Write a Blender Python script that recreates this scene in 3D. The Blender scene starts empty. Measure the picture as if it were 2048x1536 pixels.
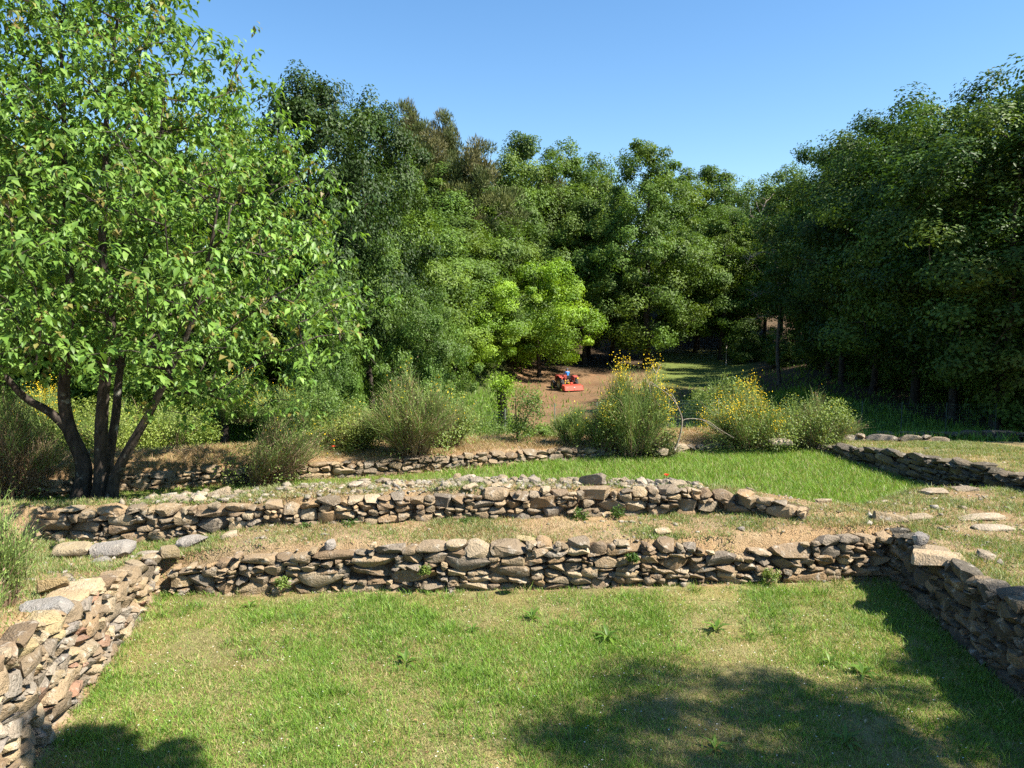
import bpy, bmesh, math, random
import numpy as np
from mathutils import Vector, Matrix, Euler

# ------------------------------------------------------------------ camera
SC = bpy.context.scene
COL = SC.collection
FPX = 1540.0                      # focal length in photo pixels (2048 wide)
HCAM = 3.67
TH = math.atan(148.0 / FPX)       # pitch below the horizon
cam_d = bpy.data.cameras.new('camera')
cam_d.sensor_fit = 'HORIZONTAL'
cam_d.sensor_width = 36.0
cam_d.lens = 36.0 * FPX / 2048.0
cam_d.clip_start = 0.05
cam_d.clip_end = 3000.0
cam = bpy.data.objects.new('camera', cam_d)
COL.objects.link(cam)
cam.location = (0, 0, HCAM)
cam.rotation_euler = (math.radians(90) - TH, 0, 0)
SC.camera = cam

# ------------------------------------------------------------------ sky, sun, exposure
SUN_EL, SUN_ROT = math.radians(50), math.radians(109)
SUNV = Vector((math.sin(SUN_ROT) * math.cos(SUN_EL), math.cos(SUN_ROT) * math.cos(SUN_EL), math.sin(SUN_EL)))
world = bpy.data.worlds.new('World')
SC.world = world
world.use_nodes = True
wn, wl = world.node_tree.nodes, world.node_tree.links
wn.clear()
wo = wn.new('ShaderNodeOutputWorld')
bg = wn.new('ShaderNodeBackground')
sky = wn.new('ShaderNodeTexSky')
sky.sky_type = 'NISHITA'
sky.sun_disc = False
sky.sun_elevation = SUN_EL
sky.sun_rotation = SUN_ROT
sky.altitude = 100
sky.air_density = 1.15
sky.dust_density = 0.15
sky.ozone_density = 3.5
bg.inputs['Strength'].default_value = 0.075
hsv = wn.new('ShaderNodeHueSaturation')
hsv.inputs['Saturation'].default_value = 1.18
wl.new(sky.outputs[0], hsv.inputs['Color'])
wl.new(hsv.outputs[0], bg.inputs[0])
wl.new(bg.outputs[0], wo.inputs[0])
sun_d = bpy.data.lights.new('sun', 'SUN')
sun_d.energy = 5.0
sun_d.angle = math.radians(0.53)
sun_d.color = (1.0, 0.94, 0.84)
sun = bpy.data.objects.new('sun', sun_d)
COL.objects.link(sun)
sun.location = (30, -15, 40)
sun.rotation_euler = SUNV.to_track_quat('Z', 'Y').to_euler()
SC.view_settings.view_transform = 'Standard'
SC.view_settings.look = 'None'
SC.view_settings.exposure = 1.5
SC.view_settings.gamma = 1.0
SC.view_settings.use_curve_mapping = False
SC.render.engine = 'CYCLES'
SC.cycles.max_bounces = 6
SC.cycles.diffuse_bounces = 2
SC.cycles.glossy_bounces = 2
SC.cycles.transmission_bounces = 4
SC.cycles.transparent_max_bounces = 4
SC.cycles.use_denoising = False
SC.cycles.sample_clamp_indirect = 4.0

# ------------------------------------------------------------------ helpers
def pray(px, py):
    a = (px - 1024.0) / FPX
    b = -(py - 768.0) / FPX
    c, s = math.cos(TH), math.sin(TH)
    return a, c + b * s, -s + b * c
def pixz(px, py, z):              # photo point on a level z -> plan point
    dx, dy, dz = pray(px, py)
    t = (z - HCAM) / dz
    return dx * t, dy * t
def pixd(px, py, y):              # photo point at a distance y -> 3D point
    dx, dy, dz = pray(px, py)
    t = y / dy
    return Vector((dx * t, y, HCAM + dz * t))

def sst(v, a, b):
    t = np.clip((v - a) / (b - a), 0, 1)
    return t * t * (3 - 2 * t)
def mix(a, b, t):
    return a + (b - a) * t
_LAT = np.random.default_rng(7).random((256, 256))
def vnoise(x, y, scale=1.0, oct=3, off=0.0):
    x = np.asarray(x, float) / scale + off * 17.3 + 500
    y = np.asarray(y, float) / scale + off * 9.1 + 500
    tot, amp, den = 0, 1.0, 0
    for o in range(oct):
        xi, yi = np.floor(x).astype(int), np.floor(y).astype(int)
        fx, fy = x - xi, y - yi
        fx, fy = fx * fx * (3 - 2 * fx), fy * fy * (3 - 2 * fy)
        g = lambda i, j: _LAT[(xi + i) & 255, (yi + j) & 255]
        v = (g(0, 0) * (1 - fx) + g(1, 0) * fx) * (1 - fy) + (g(0, 1) * (1 - fx) + g(1, 1) * fx) * fy
        tot = tot + v * amp
        den += amp
        amp *= 0.5
        x, y = x * 2.03 + 3.1, y * 2.03 + 7.7
    return tot / den              # 0..1

def norm(a):
    return a / np.maximum(np.linalg.norm(a, axis=-1, keepdims=True), 1e-9)

def mesh_np(name, V, F, C=None, mats=(), smooth=False, mi=None):
    V = np.asarray(V, np.float32); F = np.asarray(F, np.int32)
    me = bpy.data.meshes.new(name)
    n, k = F.shape
    me.vertices.add(len(V)); me.vertices.foreach_set('co', V.ravel())
    me.loops.add(n * k); me.loops.foreach_set('vertex_index', F.ravel())
    me.polygons.add(n)
    me.polygons.foreach_set('loop_start', np.arange(0, n * k, k, dtype=np.int32))
    me.polygons.foreach_set('loop_total', np.full(n, k, np.int32))
    if smooth:
        me.polygons.foreach_set('use_smooth', np.ones(n, bool))
    if mi is not None:
        me.polygons.foreach_set('material_index', np.asarray(mi, np.int32))
    if C is not None:
        at = me.attributes.new('Col', 'FLOAT_COLOR', 'POINT')
        C = np.asarray(C, np.float32)
        at.data.foreach_set('color', np.concatenate([C, np.ones((len(C), 1), np.float32)], 1).ravel())
    for m in (mats if isinstance(mats, (list, tuple)) else [mats]):
        me.materials.append(m)
    me.update(calc_edges=True)
    return me

def put(name, me, parent=None, loc=(0, 0, 0)):
    o = bpy.data.objects.new(name, me)
    COL.objects.link(o)
    o.location = loc
    if parent is not None:
        o.parent = parent
    return o
def tag(o, label, cat, group=None, kind=None):
    if label: o['label'] = label
    if cat: o['category'] = cat
    if group: o['group'] = group
    if kind: o['kind'] = kind
    return o
def thing(name, label, cat, loc=(0, 0, 0), rz=0.0, group=None):
    o = bpy.data.objects.new(name, None)
    COL.objects.link(o)
    o.location = loc
    o.rotation_euler = (0, 0, rz)
    o.empty_display_size = 0.1
    return tag(o, label, cat, group)

class Acc:                        # collects pieces of geometry into one mesh
    def __init__(s): s.V, s.F, s.C, s.n = [], [], [], 0
    def add(s, V, F, C):
        V = np.asarray(V, float); F = np.asarray(F, int)
        C = np.broadcast_to(np.asarray(C, float), (len(V), 3))
        s.V.append(V); s.F.append(F + s.n); s.C.append(C); s.n += len(V)
    def mesh(s, name, mat, smooth=False):
        return mesh_np(name, np.concatenate(s.V), np.concatenate(s.F), np.concatenate(s.C), mat, smooth)

def leaves_np(P, A, N, L, W, C, fold=0.25):
    """rhombic folded leaves: 4 verts, 2 tris each"""
    n = len(P)
    A = norm(A); S = norm(np.cross(A, N)); N = norm(np.cross(S, A))
    L = np.broadcast_to(L, (n,))[:, None]; W = np.broadcast_to(W, (n,))[:, None]
    b = P; t = P + A * L
    m = P + A * L * 0.45 + N * W * fold
    V = np.stack([b, m + S * W * 0.5, t, m - S * W * 0.5], 1).reshape(-1, 3)
    i = np.arange(n)[:, None] * 4
    F = np.concatenate([i + [0, 1, 2], i + [0, 2, 3]], 0)
    return V, F, np.repeat(C, 4, 0)

def leaves5_np(P, A, N, L, W, C, droop=0.25):
    """drooping pointed leaves: 6 verts, 4 tris each"""
    n = len(P)
    A = norm(A); S = norm(np.cross(A, N)); N = norm(np.cross(S, A))
    L = np.broadcast_to(L, (n,))[:, None]; W = np.broadcast_to(W, (n,))[:, None]
    mid = P + A * L * 0.5
    up = N * W * 0.16
    tip = P + A * L - N * L * droop
    V = np.stack([P, mid + S * W * 0.5 + up, mid, mid - S * W * 0.5 + up, tip], 1).reshape(-1, 3)
    i = np.arange(n)[:, None] * 5
    F = np.concatenate([i + [0, 1, 2], i + [0, 2, 3], i + [1, 4, 2], i + [2, 4, 3]], 0)
    return V, F, np.repeat(C, 5, 0)

def blades_np(P, D, L, W, C, rng, seg=1, bend=0.3):
    """grass blades: seg 1 = one triangle, seg 2 = bent strip"""
    n = len(P)
    az = rng.random(n) * 2 * np.pi
    S = np.stack([np.cos(az), np.sin(az), np.zeros(n)], 1)
    D = norm(D)
    L = np.broadcast_to(L, (n,))[:, None]; W = np.broadcast_to(W, (n,))[:, None]
    if seg == 1:
        V = np.stack([P - S * W * .5, P + S * W * .5, P + D * L], 1).reshape(-1, 3)
        F = np.arange(n)[:, None] * 3 + np.array([0, 1, 2])
        return V, F, np.repeat(C, 3, 0)
    H = D * np.array([1, 1, 0.0])
    m = P + D * L * .55
    t = P + D * L + H * L * bend - np.array([0, 0, 1.0]) * L * bend * .35
    V = np.stack([P - S * W * .5, P + S * W * .5, m + S * W * .38, m - S * W * .38, t], 1).reshape(-1, 3)
    i = np.arange(n)[:, None] * 5
    F = np.concatenate([i + [0, 1, 2], i + [0, 2, 3], i + [3, 2, 4]], 0)
    return V, F, np.repeat(C, 5, 0)

def frame_of(d):
    d = d / (np.linalg.norm(d) + 1e-9)
    a = np.array([0, 0, 1.0]) if abs(d[2]) < .9 else np.array([1.0, 0, 0])
    u = np.cross(d, a); u /= np.linalg.norm(u)
    return u, np.cross(d, u)
def tube_np(pts, rad, sides=6, cap=True):
    """swept tube through points (quads as two tris)"""
    pts = np.asarray(pts, float); k = len(pts)
    rad = np.broadcast_to(rad, (k,))
    T = np.gradient(pts, axis=0)
    u, v = frame_of(T[0])
    V = []
    for i in range(k):
        d = T[i] / (np.linalg.norm(T[i]) + 1e-9)
        u = u - d * np.dot(u, d); u /= (np.linalg.norm(u) + 1e-9)
        v = np.cross(d, u)
        a = np.arange(sides) * 2 * np.pi / sides
        V.append(pts[i] + rad[i] * (np.cos(a)[:, None] * u + np.sin(a)[:, None] * v))
    V = np.concatenate(V)
    F = []
    for i in range(k - 1):
        for j in range(sides):
            a0, a1 = i * sides + j, i * sides + (j + 1) % sides
            F += [[a0, a1, a1 + sides], [a0, a1 + sides, a0 + sides]]
    if cap:
        for base in (0, (k - 1) * sides):
            for j in range(1, sides - 1):
                F.append([base, base + j, base + j + 1])
    return V, np.array(F)
def frusta_np(P0, P1, R0, R1, sides=5):
    n = len(P0)
    d = norm(P1 - P0)
    a = np.where(np.abs(d[:, 2:3]) < .9, np.array([[0, 0, 1.0]]), np.array([[1.0, 0, 0]]))
    u = norm(np.cross(d, a)); v = np.cross(d, u)
    ang = np.arange(sides) * 2 * np.pi / sides
    ring = np.cos(ang)[None, :, None] * u[:, None, :] + np.sin(ang)[None, :, None] * v[:, None, :]
    V = np.concatenate([P0[:, None] + ring * R0[:, None, None], P1[:, None] + ring * R1[:, None, None]], 1).reshape(-1, 3)
    i = np.arange(n)[:, None] * (2 * sides)
    F = []
    for j in range(sides):
        k = (j + 1) % sides
        F += [i + [j, k, sides + k], i + [j, sides + k, sides + j]]
    return V, np.concatenate(F)
def catmull(pts, n=6):
    pts = np.asarray(pts, float)
    p = np.vstack([2 * pts[0] - pts[1], pts, 2 * pts[-1] - pts[-2]])
    out = []
    for i in range(1, len(p) - 2):
        for t in np.linspace(0, 1, n, endpoint=False):
            out.append(0.5 * (2 * p[i] + (p[i + 1] - p[i - 1]) * t + (2 * p[i - 1] - 5 * p[i] + 4 * p[i + 1] - p[i + 2]) * t ** 2
                              + (3 * p[i] - p[i - 1] - 3 * p[i + 1] + p[i + 2]) * t ** 3))
    out.append(pts[-1])
    return np.array(out)

# ------------------------------------------------------------------ materials
def new_mat(name):
    m = bpy.data.materials.new(name)
    m.use_nodes = True
    nt = m.node_tree
    nt.nodes.clear()
    out = nt.nodes.new('ShaderNodeOutputMaterial')
    return m, nt, out
class NT:
    def __init__(s, nt): s.t = nt
    def n(s, typ, ins=None, **kw):
        nd = s.t.nodes.new(typ)
        for k, v in kw.items(): setattr(nd, k, v)
        for k, v in (ins or {}).items():
            if hasattr(v, 'is_linked'): s.t.links.new(v, nd.inputs[k])
            else: nd.inputs[k].default_value = v
        return nd
    def noise(s, vec, scale, detail=4, rough=.55, out='Fac'):
        return s.n('ShaderNodeTexNoise', {'Vector': vec, 'Scale': scale, 'Detail': detail, 'Roughness': rough}).outputs[out]
    def ramp(s, fac, stops):
        r = s.n('ShaderNodeValToRGB', {'Fac': fac})
        el = r.color_ramp.elements
        while len(el) < len(stops): el.new(0.5)
        for e, (p, c) in zip(el, stops):
            e.position = p
            e.color = (*c, 1) if len(c) == 3 else c
        return r.outputs[0]
    def mix(s, a, b, fac, mode='MIX'):
        nd = s.t.nodes.new('ShaderNodeMix')
        nd.data_type = 'RGBA'; nd.blend_type = mode
        for sock, v in ((nd.inputs[0], fac), (nd.inputs[6], a), (nd.inputs[7], b)):
            if hasattr(v, 'is_linked'): s.t.links.new(v, sock)
            else: sock.default_value = (*v, 1) if isinstance(v, tuple) and len(v) == 3 else v
        return nd.outputs[2]
    def map(s, v, a, b, c, d):
        return s.n('ShaderNodeMapRange', {'Value': v, 'From Min': a, 'From Max': b, 'To Min': c, 'To Max': d}).outputs[0]

def leaf_mat(name, trans=0.38, rough=0.45, spec=0.28, tgain=(1.25, 1.2, 0.6)):
    m, nt, out = new_mat(name)
    k = NT(nt)
    col = k.n('ShaderNodeAttribute', attribute_name='Col').outputs['Color']
    p = k.n('ShaderNodeBsdfPrincipled', {'Base Color': col, 'Roughness': rough, 'Specular IOR Level': spec})
    tc = k.mix(col, tgain, 1.0, 'MULTIPLY')
    t = k.n('ShaderNodeBsdfTranslucent', {'Color': tc})
    mx = k.n('ShaderNodeMixShader', {0: trans, 1: p.outputs[0], 2: t.outputs[0]})
    nt.links.new(mx.outputs[0], out.inputs[0])
    return m
def plain_mat(name, col, rough=.6, metal=0.0, var=.25, scale=6.0, bump=0.0, spec=.4):
    m, nt, out = new_mat(name)
    k = NT(nt)
    vec = k.n('ShaderNodeTexCoord').outputs['Object']
    f = k.noise(vec, scale)
    c = k.mix(tuple(x * (1 - var) for x in col), tuple(min(1, x * (1 + var)) for x in col), f)
    p = k.n('ShaderNodeBsdfPrincipled', {'Base Color': c, 'Roughness': rough, 'Metallic': metal, 'Specular IOR Level': spec})
    if bump:
        b = k.n('ShaderNodeBump', {'Height': f, 'Strength': bump, 'Distance': .02})
        nt.links.new(b.outputs[0], p.inputs['Normal'])
    nt.links.new(p.outputs[0], out.inputs[0])
    return m

def stone_mat(name, use_attr=False):
    m, nt, out = new_mat(name)
    k = NT(nt)
    vec = k.n('ShaderNodeNewGeometry').outputs['Position']
    if use_attr:
        base = k.n('ShaderNodeAttribute', attribute_name='Col').outputs['Color']
    else:
        base = k.n('ShaderNodeObjectInfo').outputs['Color']
    n1 = k.noise(vec, 9, 3, .65)
    n2 = k.noise(vec, 38, 3, .7)
    n3 = k.noise(vec, 3.2, 2, .5)
    c = k.mix(base, (.20, .16, .115), k.map(n3, .45, .75, 0, .55))           # earth stain
    c = k.mix(c, (.50, .45, .37), k.map(n1, .56, .72, 0, .6))               # pale lichen crust
    c = k.mix(c, (.10, .08, .06), k.map(n2, .55, .75, 0, .45))               # dark pits and weathering
    lic = k.noise(vec, 21, 3, .5)
    c = k.mix(c, (.30, .22, .05), k.map(lic, .68, .76, 0, .5))               # ochre lichen
    p = k.n('ShaderNodeBsdfPrincipled', {'Base Color': c, 'Roughness': .9, 'Specular IOR Level': .2})
    hgt = k.n('ShaderNodeMath', {0: n1, 1: n2}, operation='ADD').outputs[0]
    b = k.n('ShaderNodeBump', {'Height': hgt, 'Strength': 1.0, 'Distance': .032})
    nt.links.new(b.outputs[0], p.inputs['Normal'])
    nt.links.new(p.outputs[0], out.inputs[0])
    return m
M_STONE = stone_mat('weathered_limestone')
M_RUBBLE = stone_mat('limestone_rubble', True)

def bark_mat(name, c0, c1, scale=14):
    m, nt, out = new_mat(name)
    k = NT(nt)
    vec = k.n('ShaderNodeTexCoord').outputs['Object']
    st = k.n('ShaderNodeMapping', {'Vector': vec, 'Scale': (1, 1, .3)}).outputs[0]
    n1 = k.noise(st, scale, 6, .65)
    n2 = k.noise(vec, 5, 4, .6)
    c = k.mix(c0, c1, k.map(n1, .35, .65, 0, 1))
    c = k.mix(c, (.33, .33, .28), k.map(n2, .62, .72, 0, .55))
    p = k.n('ShaderNodeBsdfPrincipled', {'Base Color': c, 'Roughness': .85, 'Specular IOR Level': .25})
    b = k.n('ShaderNodeBump', {'Height': n1, 'Strength': .8, 'Distance': .03})
    nt.links.new(b.outputs[0], p.inputs['Normal'])
    nt.links.new(p.outputs[0], out.inputs[0])
    return m
M_BARK = bark_mat('dark_bark', (.018, .014, .011), (.075, .058, .045))
M_BARKG = bark_mat('grey_bark', (.05, .043, .035), (.15, .13, .11))
M_DEAD = bark_mat('dead_wood', (.15, .12, .085), (.32, .27, .21))
M_LEAF = leaf_mat('leaf')
M_OAK = leaf_mat('oak_leaf', .32, .5, .22)
M_NEEDLE = leaf_mat('pine_needle', .12, .6, .2)
M_GRASS = leaf_mat('grass_blade', .34, .5, .3, (1.15, 1.15, .6))
M_BROOM = leaf_mat('broom_stem', .15, .6, .2)
M_PETAL = leaf_mat('petal', .25, .6, .2, (1.1, 1.0, .6))

def ground_mat():
    m, nt, out = new_mat('earth_and_litter')
    k = NT(nt)
    vec = k.n('ShaderNodeNewGeometry').outputs['Position']
    base = k.n('ShaderNodeAttribute', attribute_name='Col').outputs['Color']
    n1 = k.noise(vec, 6, 4, .7)
    n2 = k.noise(vec, 55, 2, .7)
    n3 = k.noise(vec, 1.3, 2, .6)
    c = k.mix(base, k.mix(base, (.42, .38, .32), 1.0, 'MULTIPLY'), k.map(n1, .42, .68, 0, .8))
    c = k.mix(c, k.mix(base, (1.5, 1.45, 1.35), 1.0, 'MULTIPLY'), k.map(n2, .52, .72, 0, .8))
    c = k.mix(c, k.mix(base, (1.15, .95, .8), 1.0, 'MULTIPLY'), k.map(n3, .4, .7, 0, .6))
    p = k.n('ShaderNodeBsdfPrincipled', {'Base Color': c, 'Roughness': .95, 'Specular IOR Level': .12})
    hgt = k.n('ShaderNodeMath', {0: n1, 1: n2}, operation='ADD').outputs[0]
    b = k.n('ShaderNodeBump', {'Height': hgt, 'Strength': .8, 'Distance': .04})
    nt.links.new(b.outputs[0], p.inputs['Normal'])
    nt.links.new(p.outputs[0], out.inputs[0])
    return m
M_GROUND = ground_mat()

# ------------------------------------------------------------------ plan of the ruin
def line(pts):                    # [(px,py,z)] -> arrays x,y,z sorted by x
    a = np.array([[*pixz(px, py, z), z] for px, py, z in pts])
    return a[np.argsort(a[:, 0])]
L1 = line([(325, 1192, 0), (650, 1187, 0), (1000, 1182, 0), (1400, 1172, 0), (1810, 1160, 0)])
L2 = line([(70, 1082, .42), (300, 1080, .44), (480, 1076, .46), (640, 1061, .53), (1000, 1043, .58), (1300, 1031, .62), (1460, 1028, .64), (1610, 1043, .68)])
LB = line([(-200, 1010, .7), (250, 1000, .8), (600, 972, .97), (900, 958, 1.02), (1250, 960, 1.0), (1450, 975, .9), (1640, 1003, .74), (1730, 1012, .70), (1830, 978, .66), (2300, 975, .66)])
L3 = line([(-300, 1030, .25), (0, 1003, .25), (200, 987, .25), (500, 967, .25), (700, 956, .25), (1000, 933, .25), (1200, 919, .25), (1400, 906, .25), (1640, 894, .25)])
H3 = ([-20, *[pixz(p, q, .25)[0] for p, q in ((200, 987), (700, 956), (1000, 933), (1200, 919), (1400, 906), (1640, 894))]], [.42, .40, .34, .32, .25, .18, .08])
XL = lambda y: np.interp(y, [2, 6.2, 10.1], [-3.15, -3.9, -4.62])
XR = lambda y: np.interp(y, [2, 7.25, 10.5], [4.45, 4.80, 5.18])
X4 = lambda y: np.interp(y, [12.2, 18.2], [8.6, 7.3])
def f1(x): return np.interp(x, L1[:, 0], L1[:, 1])
def f2(x): return np.interp(x, L2[:, 0], L2[:, 1])
def fb(x): return np.interp(x, LB[:, 0], LB[:, 1])
def f3(x): return np.interp(x, L3[:, 0], L3[:, 1])

def hill(x, y):
    y0 = 50 + 36 * sst(x, -9, 9)
    t = y - y0
    h = .42 * np.log1p(np.exp(np.clip(t / 4, -30, 30))) * 4
    return 12 * (1 - np.exp(-h / 12))
def field(x, y):
    zc = -2.6 + .055 * np.maximum(0, y - 60)
    zr = -.25 - .012 * np.maximum(0, y - 22)
    return mix(zc, zr, sst(x / np.maximum(y, 5), .24, .40)) + hill(x, y) + .35 * (vnoise(x, y, 9, 2) - .5)
def ground(x, y):
    x = np.asarray(x, float); y = np.asarray(y, float)
    nz = vnoise(x, y, .8, 3, 1) - .5
    nf = vnoise(x, y, .22, 2, 2) - .5
    z = .05 * nz
    zl = np.interp(y, [2, 5.5, 8, 10, 11], [1.25, 1.12, .80, .44, .36])
    zr = np.interp(y, [2, 7.2, 9.4, 10.5], [.98, .84, .70, .68])
    z = mix(z, zl + .06 * nz, sst(XL(y) - .14 - x, 0, .12))
    z = mix(z, zr + .10 * nz + .03 * nf, sst(x - XR(y) - .14, 0, .12))
    t1 = mix(.36, .57, sst(x, -5.2, -3.4)) + .12 * sst(x, 2.5, 5) + .05 * nz + .03 * nf
    front = sst(y - f1(x) - .14, 0, .12) * (x > -20)
    z = mix(z, t1 + np.clip((y - f1(x)) * .03, 0, .06), front)
    crest = np.interp(x, LB[:, 0], LB[:, 2])
    w = np.clip((y - f2(x)) / np.maximum(fb(x) - f2(x), .2), 0, 1)
    top2 = np.interp(x, L2[:, 0], [.86, .90, .92, .96, 1.0, .98, .86, .74])
    mound = mix(top2, crest, w) + .07 * nz + .05 * nf
    m2 = sst(y - f2(x) - .14, 0, .14)
    z = mix(z, mound, m2)
    lawn3 = .25 + .05 * nz
    z = mix(z, lawn3, sst(y - fb(x), 0, .55))
    h3 = np.interp(x, *H3)
    bank = .25 + h3 + .02 * np.clip(y - f3(x), 0, 2) + .10 * nz + .04 * nf
    z = mix(z, bank, sst(y - f3(x) - .12, 0, .12))
    z4 = np.interp(y, [12, 13.2, 15.2, 18.2, 22, 30], [.94, .89, .75, .45, .05, -.35]) + .06 * nz
    r4 = sst(x - X4(y) - .14, 0, .14) * sst(y, 12.4, 13.0) * sst(y - fb(x), 0, .3)
    z = mix(z, z4, r4)
    yb = np.where(x > X4(18), 19.0, f3(x) + 1.9)
    z = mix(z, field(x, y), sst(y - yb, 0, 7.0))
    return z
def gz(x, y): return float(ground(np.array([x]), np.array([y]))[0])

def zones(x, y):
    """weights of the ground's zones"""
    y1, y2, yB, y3 = f1(x), f2(x), fb(x), f3(x)
    inroom = (y < y1) & (x > XL(y)) & (x < XR(y))
    right4 = (x > X4(y)) & (y > 13) & (y > yB)
    lawn3 = (y > yB + .15) & (y < y3) & ~right4
    bank = (y >= y3) & (y < y3 + 2.6) & ~right4
    far = (y >= np.where(right4, 20.5, y3 + 2.6)) & (y > 16)
    terr = ~(inroom | lawn3 | bank | far | right4)
    return inroom, terr, lawn3, bank, right4 & ~far, far
def tilled(x, y):
    r = x / np.maximum(y, 1)
    n = (vnoise(x, y, 7, 2, 5) - .5) * .10
    a = sst(r + n, -.02, .03) * sst(y, 30, 36) * (1 - sst(r + n, .24, .27)) * (1 - sst(y, 88, 96))
    return a

def grow_axis(lo, hi, fine_lo, fine_hi, d0, g):
    a = list(np.arange(fine_lo, fine_hi + 1e-6, d0))
    s, v = d0, fine_hi
    while v < hi:
        s *= g; v += s; a.append(v)
    s, v = d0, fine_lo
    while v > lo:
        s *= g; v -= s; a.insert(0, v)
    return np.array(a)
gx = grow_axis(-420, 420, -9.0, 10.0, .10, 1.06)
gy = grow_axis(-60, 700, 4.5, 20.0, .085, 1.06)
GX, GY = np.meshgrid(gx, gy)
GZ = ground(GX.ravel(), GY.ravel())
xf, yf = GX.ravel(), GY.ravel()
Z = zones(xf, yf)
base_cols = np.array([(.21, .19, .08), (.29, .215, .125), (.15, .17, .05), (.31, .215, .12), (.26, .215, .105), (.07, .095, .03)])
gc = np.zeros((len(xf), 3))
for w, c in zip(Z, base_cols):
    gc[w] = c
nb = vnoise(xf, yf, 1.6, 3, 9)[:, None]
gc = gc * (.75 + .5 * nb)
tl = (tilled(xf, yf) * Z[5])[:, None]
gc = mix(gc, np.array([.185, .118, .066]) * (.6 + .8 * nb), tl)
rr_ = xf / np.maximum(yf, 1)
glade = (sst(rr_, .165, .2) * (1 - sst(rr_, .30, .33)) * sst(yf, 58, 64) * (1 - sst(yf, 80, 86)))[:, None]
gc = mix(gc, np.array([.13, .17, .045]) * (.7 + .6 * nb), glade)
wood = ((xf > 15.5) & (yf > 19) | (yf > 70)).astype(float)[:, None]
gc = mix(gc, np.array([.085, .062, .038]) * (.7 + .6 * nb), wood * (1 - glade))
nX, nY = len(gx), len(gy)
ii = (np.arange(nY - 1)[:, None] * nX + np.arange(nX - 1)[None]).ravel()
GF = np.stack([ii, ii + 1, ii + nX + 1, ii + nX], 1)
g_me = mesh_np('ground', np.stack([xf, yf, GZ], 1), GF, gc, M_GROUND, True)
tag(put('ground', g_me), None, None, kind='structure')

# ------------------------------------------------------------------ stones
def make_stone(seed, box=(1, 1, 1), npt=15, rough=.05, sub=1):
    r = random.Random(seed)
    bm = bmesh.new()
    for i in range(npt):
        v = Vector((r.uniform(-1, 1), r.uniform(-1, 1), r.uniform(-1, 1)))
        m = max(abs(v.x), abs(v.y), abs(v.z))
        v = v / m                                   # onto the cube
        s = v.normalized()
        v = v * .82 + s * .18
        bm.verts.new(v * r.uniform(.86, 1.03) * .5)
    h = bmesh.ops.convex_hull(bm, input=bm.verts)
    bmesh.ops.delete(bm, geom=[g for g in h['geom_interior'] if isinstance(g, bmesh.types.BMVert)], context='VERTS')
    bmesh.ops.dissolve_limit(bm, angle_limit=.12, verts=bm.verts, edges=bm.edges)
    bmesh.ops.triangulate(bm, faces=bm.faces)
    if sub:
        bmesh.ops.subdivide_edges(bm, edges=bm.edges, cuts=sub, use_grid_fill=True)
        bmesh.ops.smooth_vert(bm, verts=bm.verts, factor=.28, use_axis_x=True, use_axis_y=True, use_axis_z=True)
        for v in bm.verts:
            v.co += v.co.normalized() * r.uniform(-rough, rough)
    bmesh.ops.triangulate(bm, faces=bm.faces)
    xs = [v.co for v in bm.verts]
    for ax in range(3):                             # fill the unit box
        lo, hi = min(c[ax] for c in xs), max(c[ax] for c in xs)
        for c in xs: c[ax] = (c[ax] - lo) / (hi - lo) - .5
    me = bpy.data.meshes.new('stone')
    bm.to_mesh(me)
    bm.free()
    me.materials.append(M_STONE)
    me.polygons.foreach_set('use_smooth', np.ones(len(me.polygons), bool))
    me.set_sharp_from_angle(angle=math.radians(26))
    return me
STONES = [make_stone(s, npt=16) for s in range(26)]
SLABS = [make_stone(100 + s, npt=20, rough=.03) for s in range(8)]
PAL = [(.34, .265, .175), (.40, .315, .21), (.31, .25, .175), (.28, .235, .175), (.25, .22, .18), (.44, .35, .225), (.36, .26, .155), (.29, .215, .14), (.46, .385, .27), (.26, .20, .135)]
PAL_L = PAL + [(.36, .33, .29), (.42, .38, .32), (.46, .38, .25), (.44, .37, .22), (.38, .23, .16), (.29, .27, .25)]
PAL_SHADE = [(.15, .135, .105), (.125, .115, .095), (.17, .145, .105), (.105, .10, .085), (.145, .13, .095)]  # shade put into the colour: stones darkened for the walls facing away from the sun
def put_stone(parent, loc, rot, scale, col, rng, slab=False, name='stone'):
    o = bpy.data.objects.new(name, rng.choice(SLABS if slab else STONES))
    COL.objects.link(o)
    o.parent = parent
    o.location = loc
    o.rotation_euler = rot
    o.scale = scale
    j = rng.uniform(.52, .88)
    o.color = (col[0] * j * 1.08, col[1] * j, col[2] * j * .9, 1)
    return o

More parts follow.
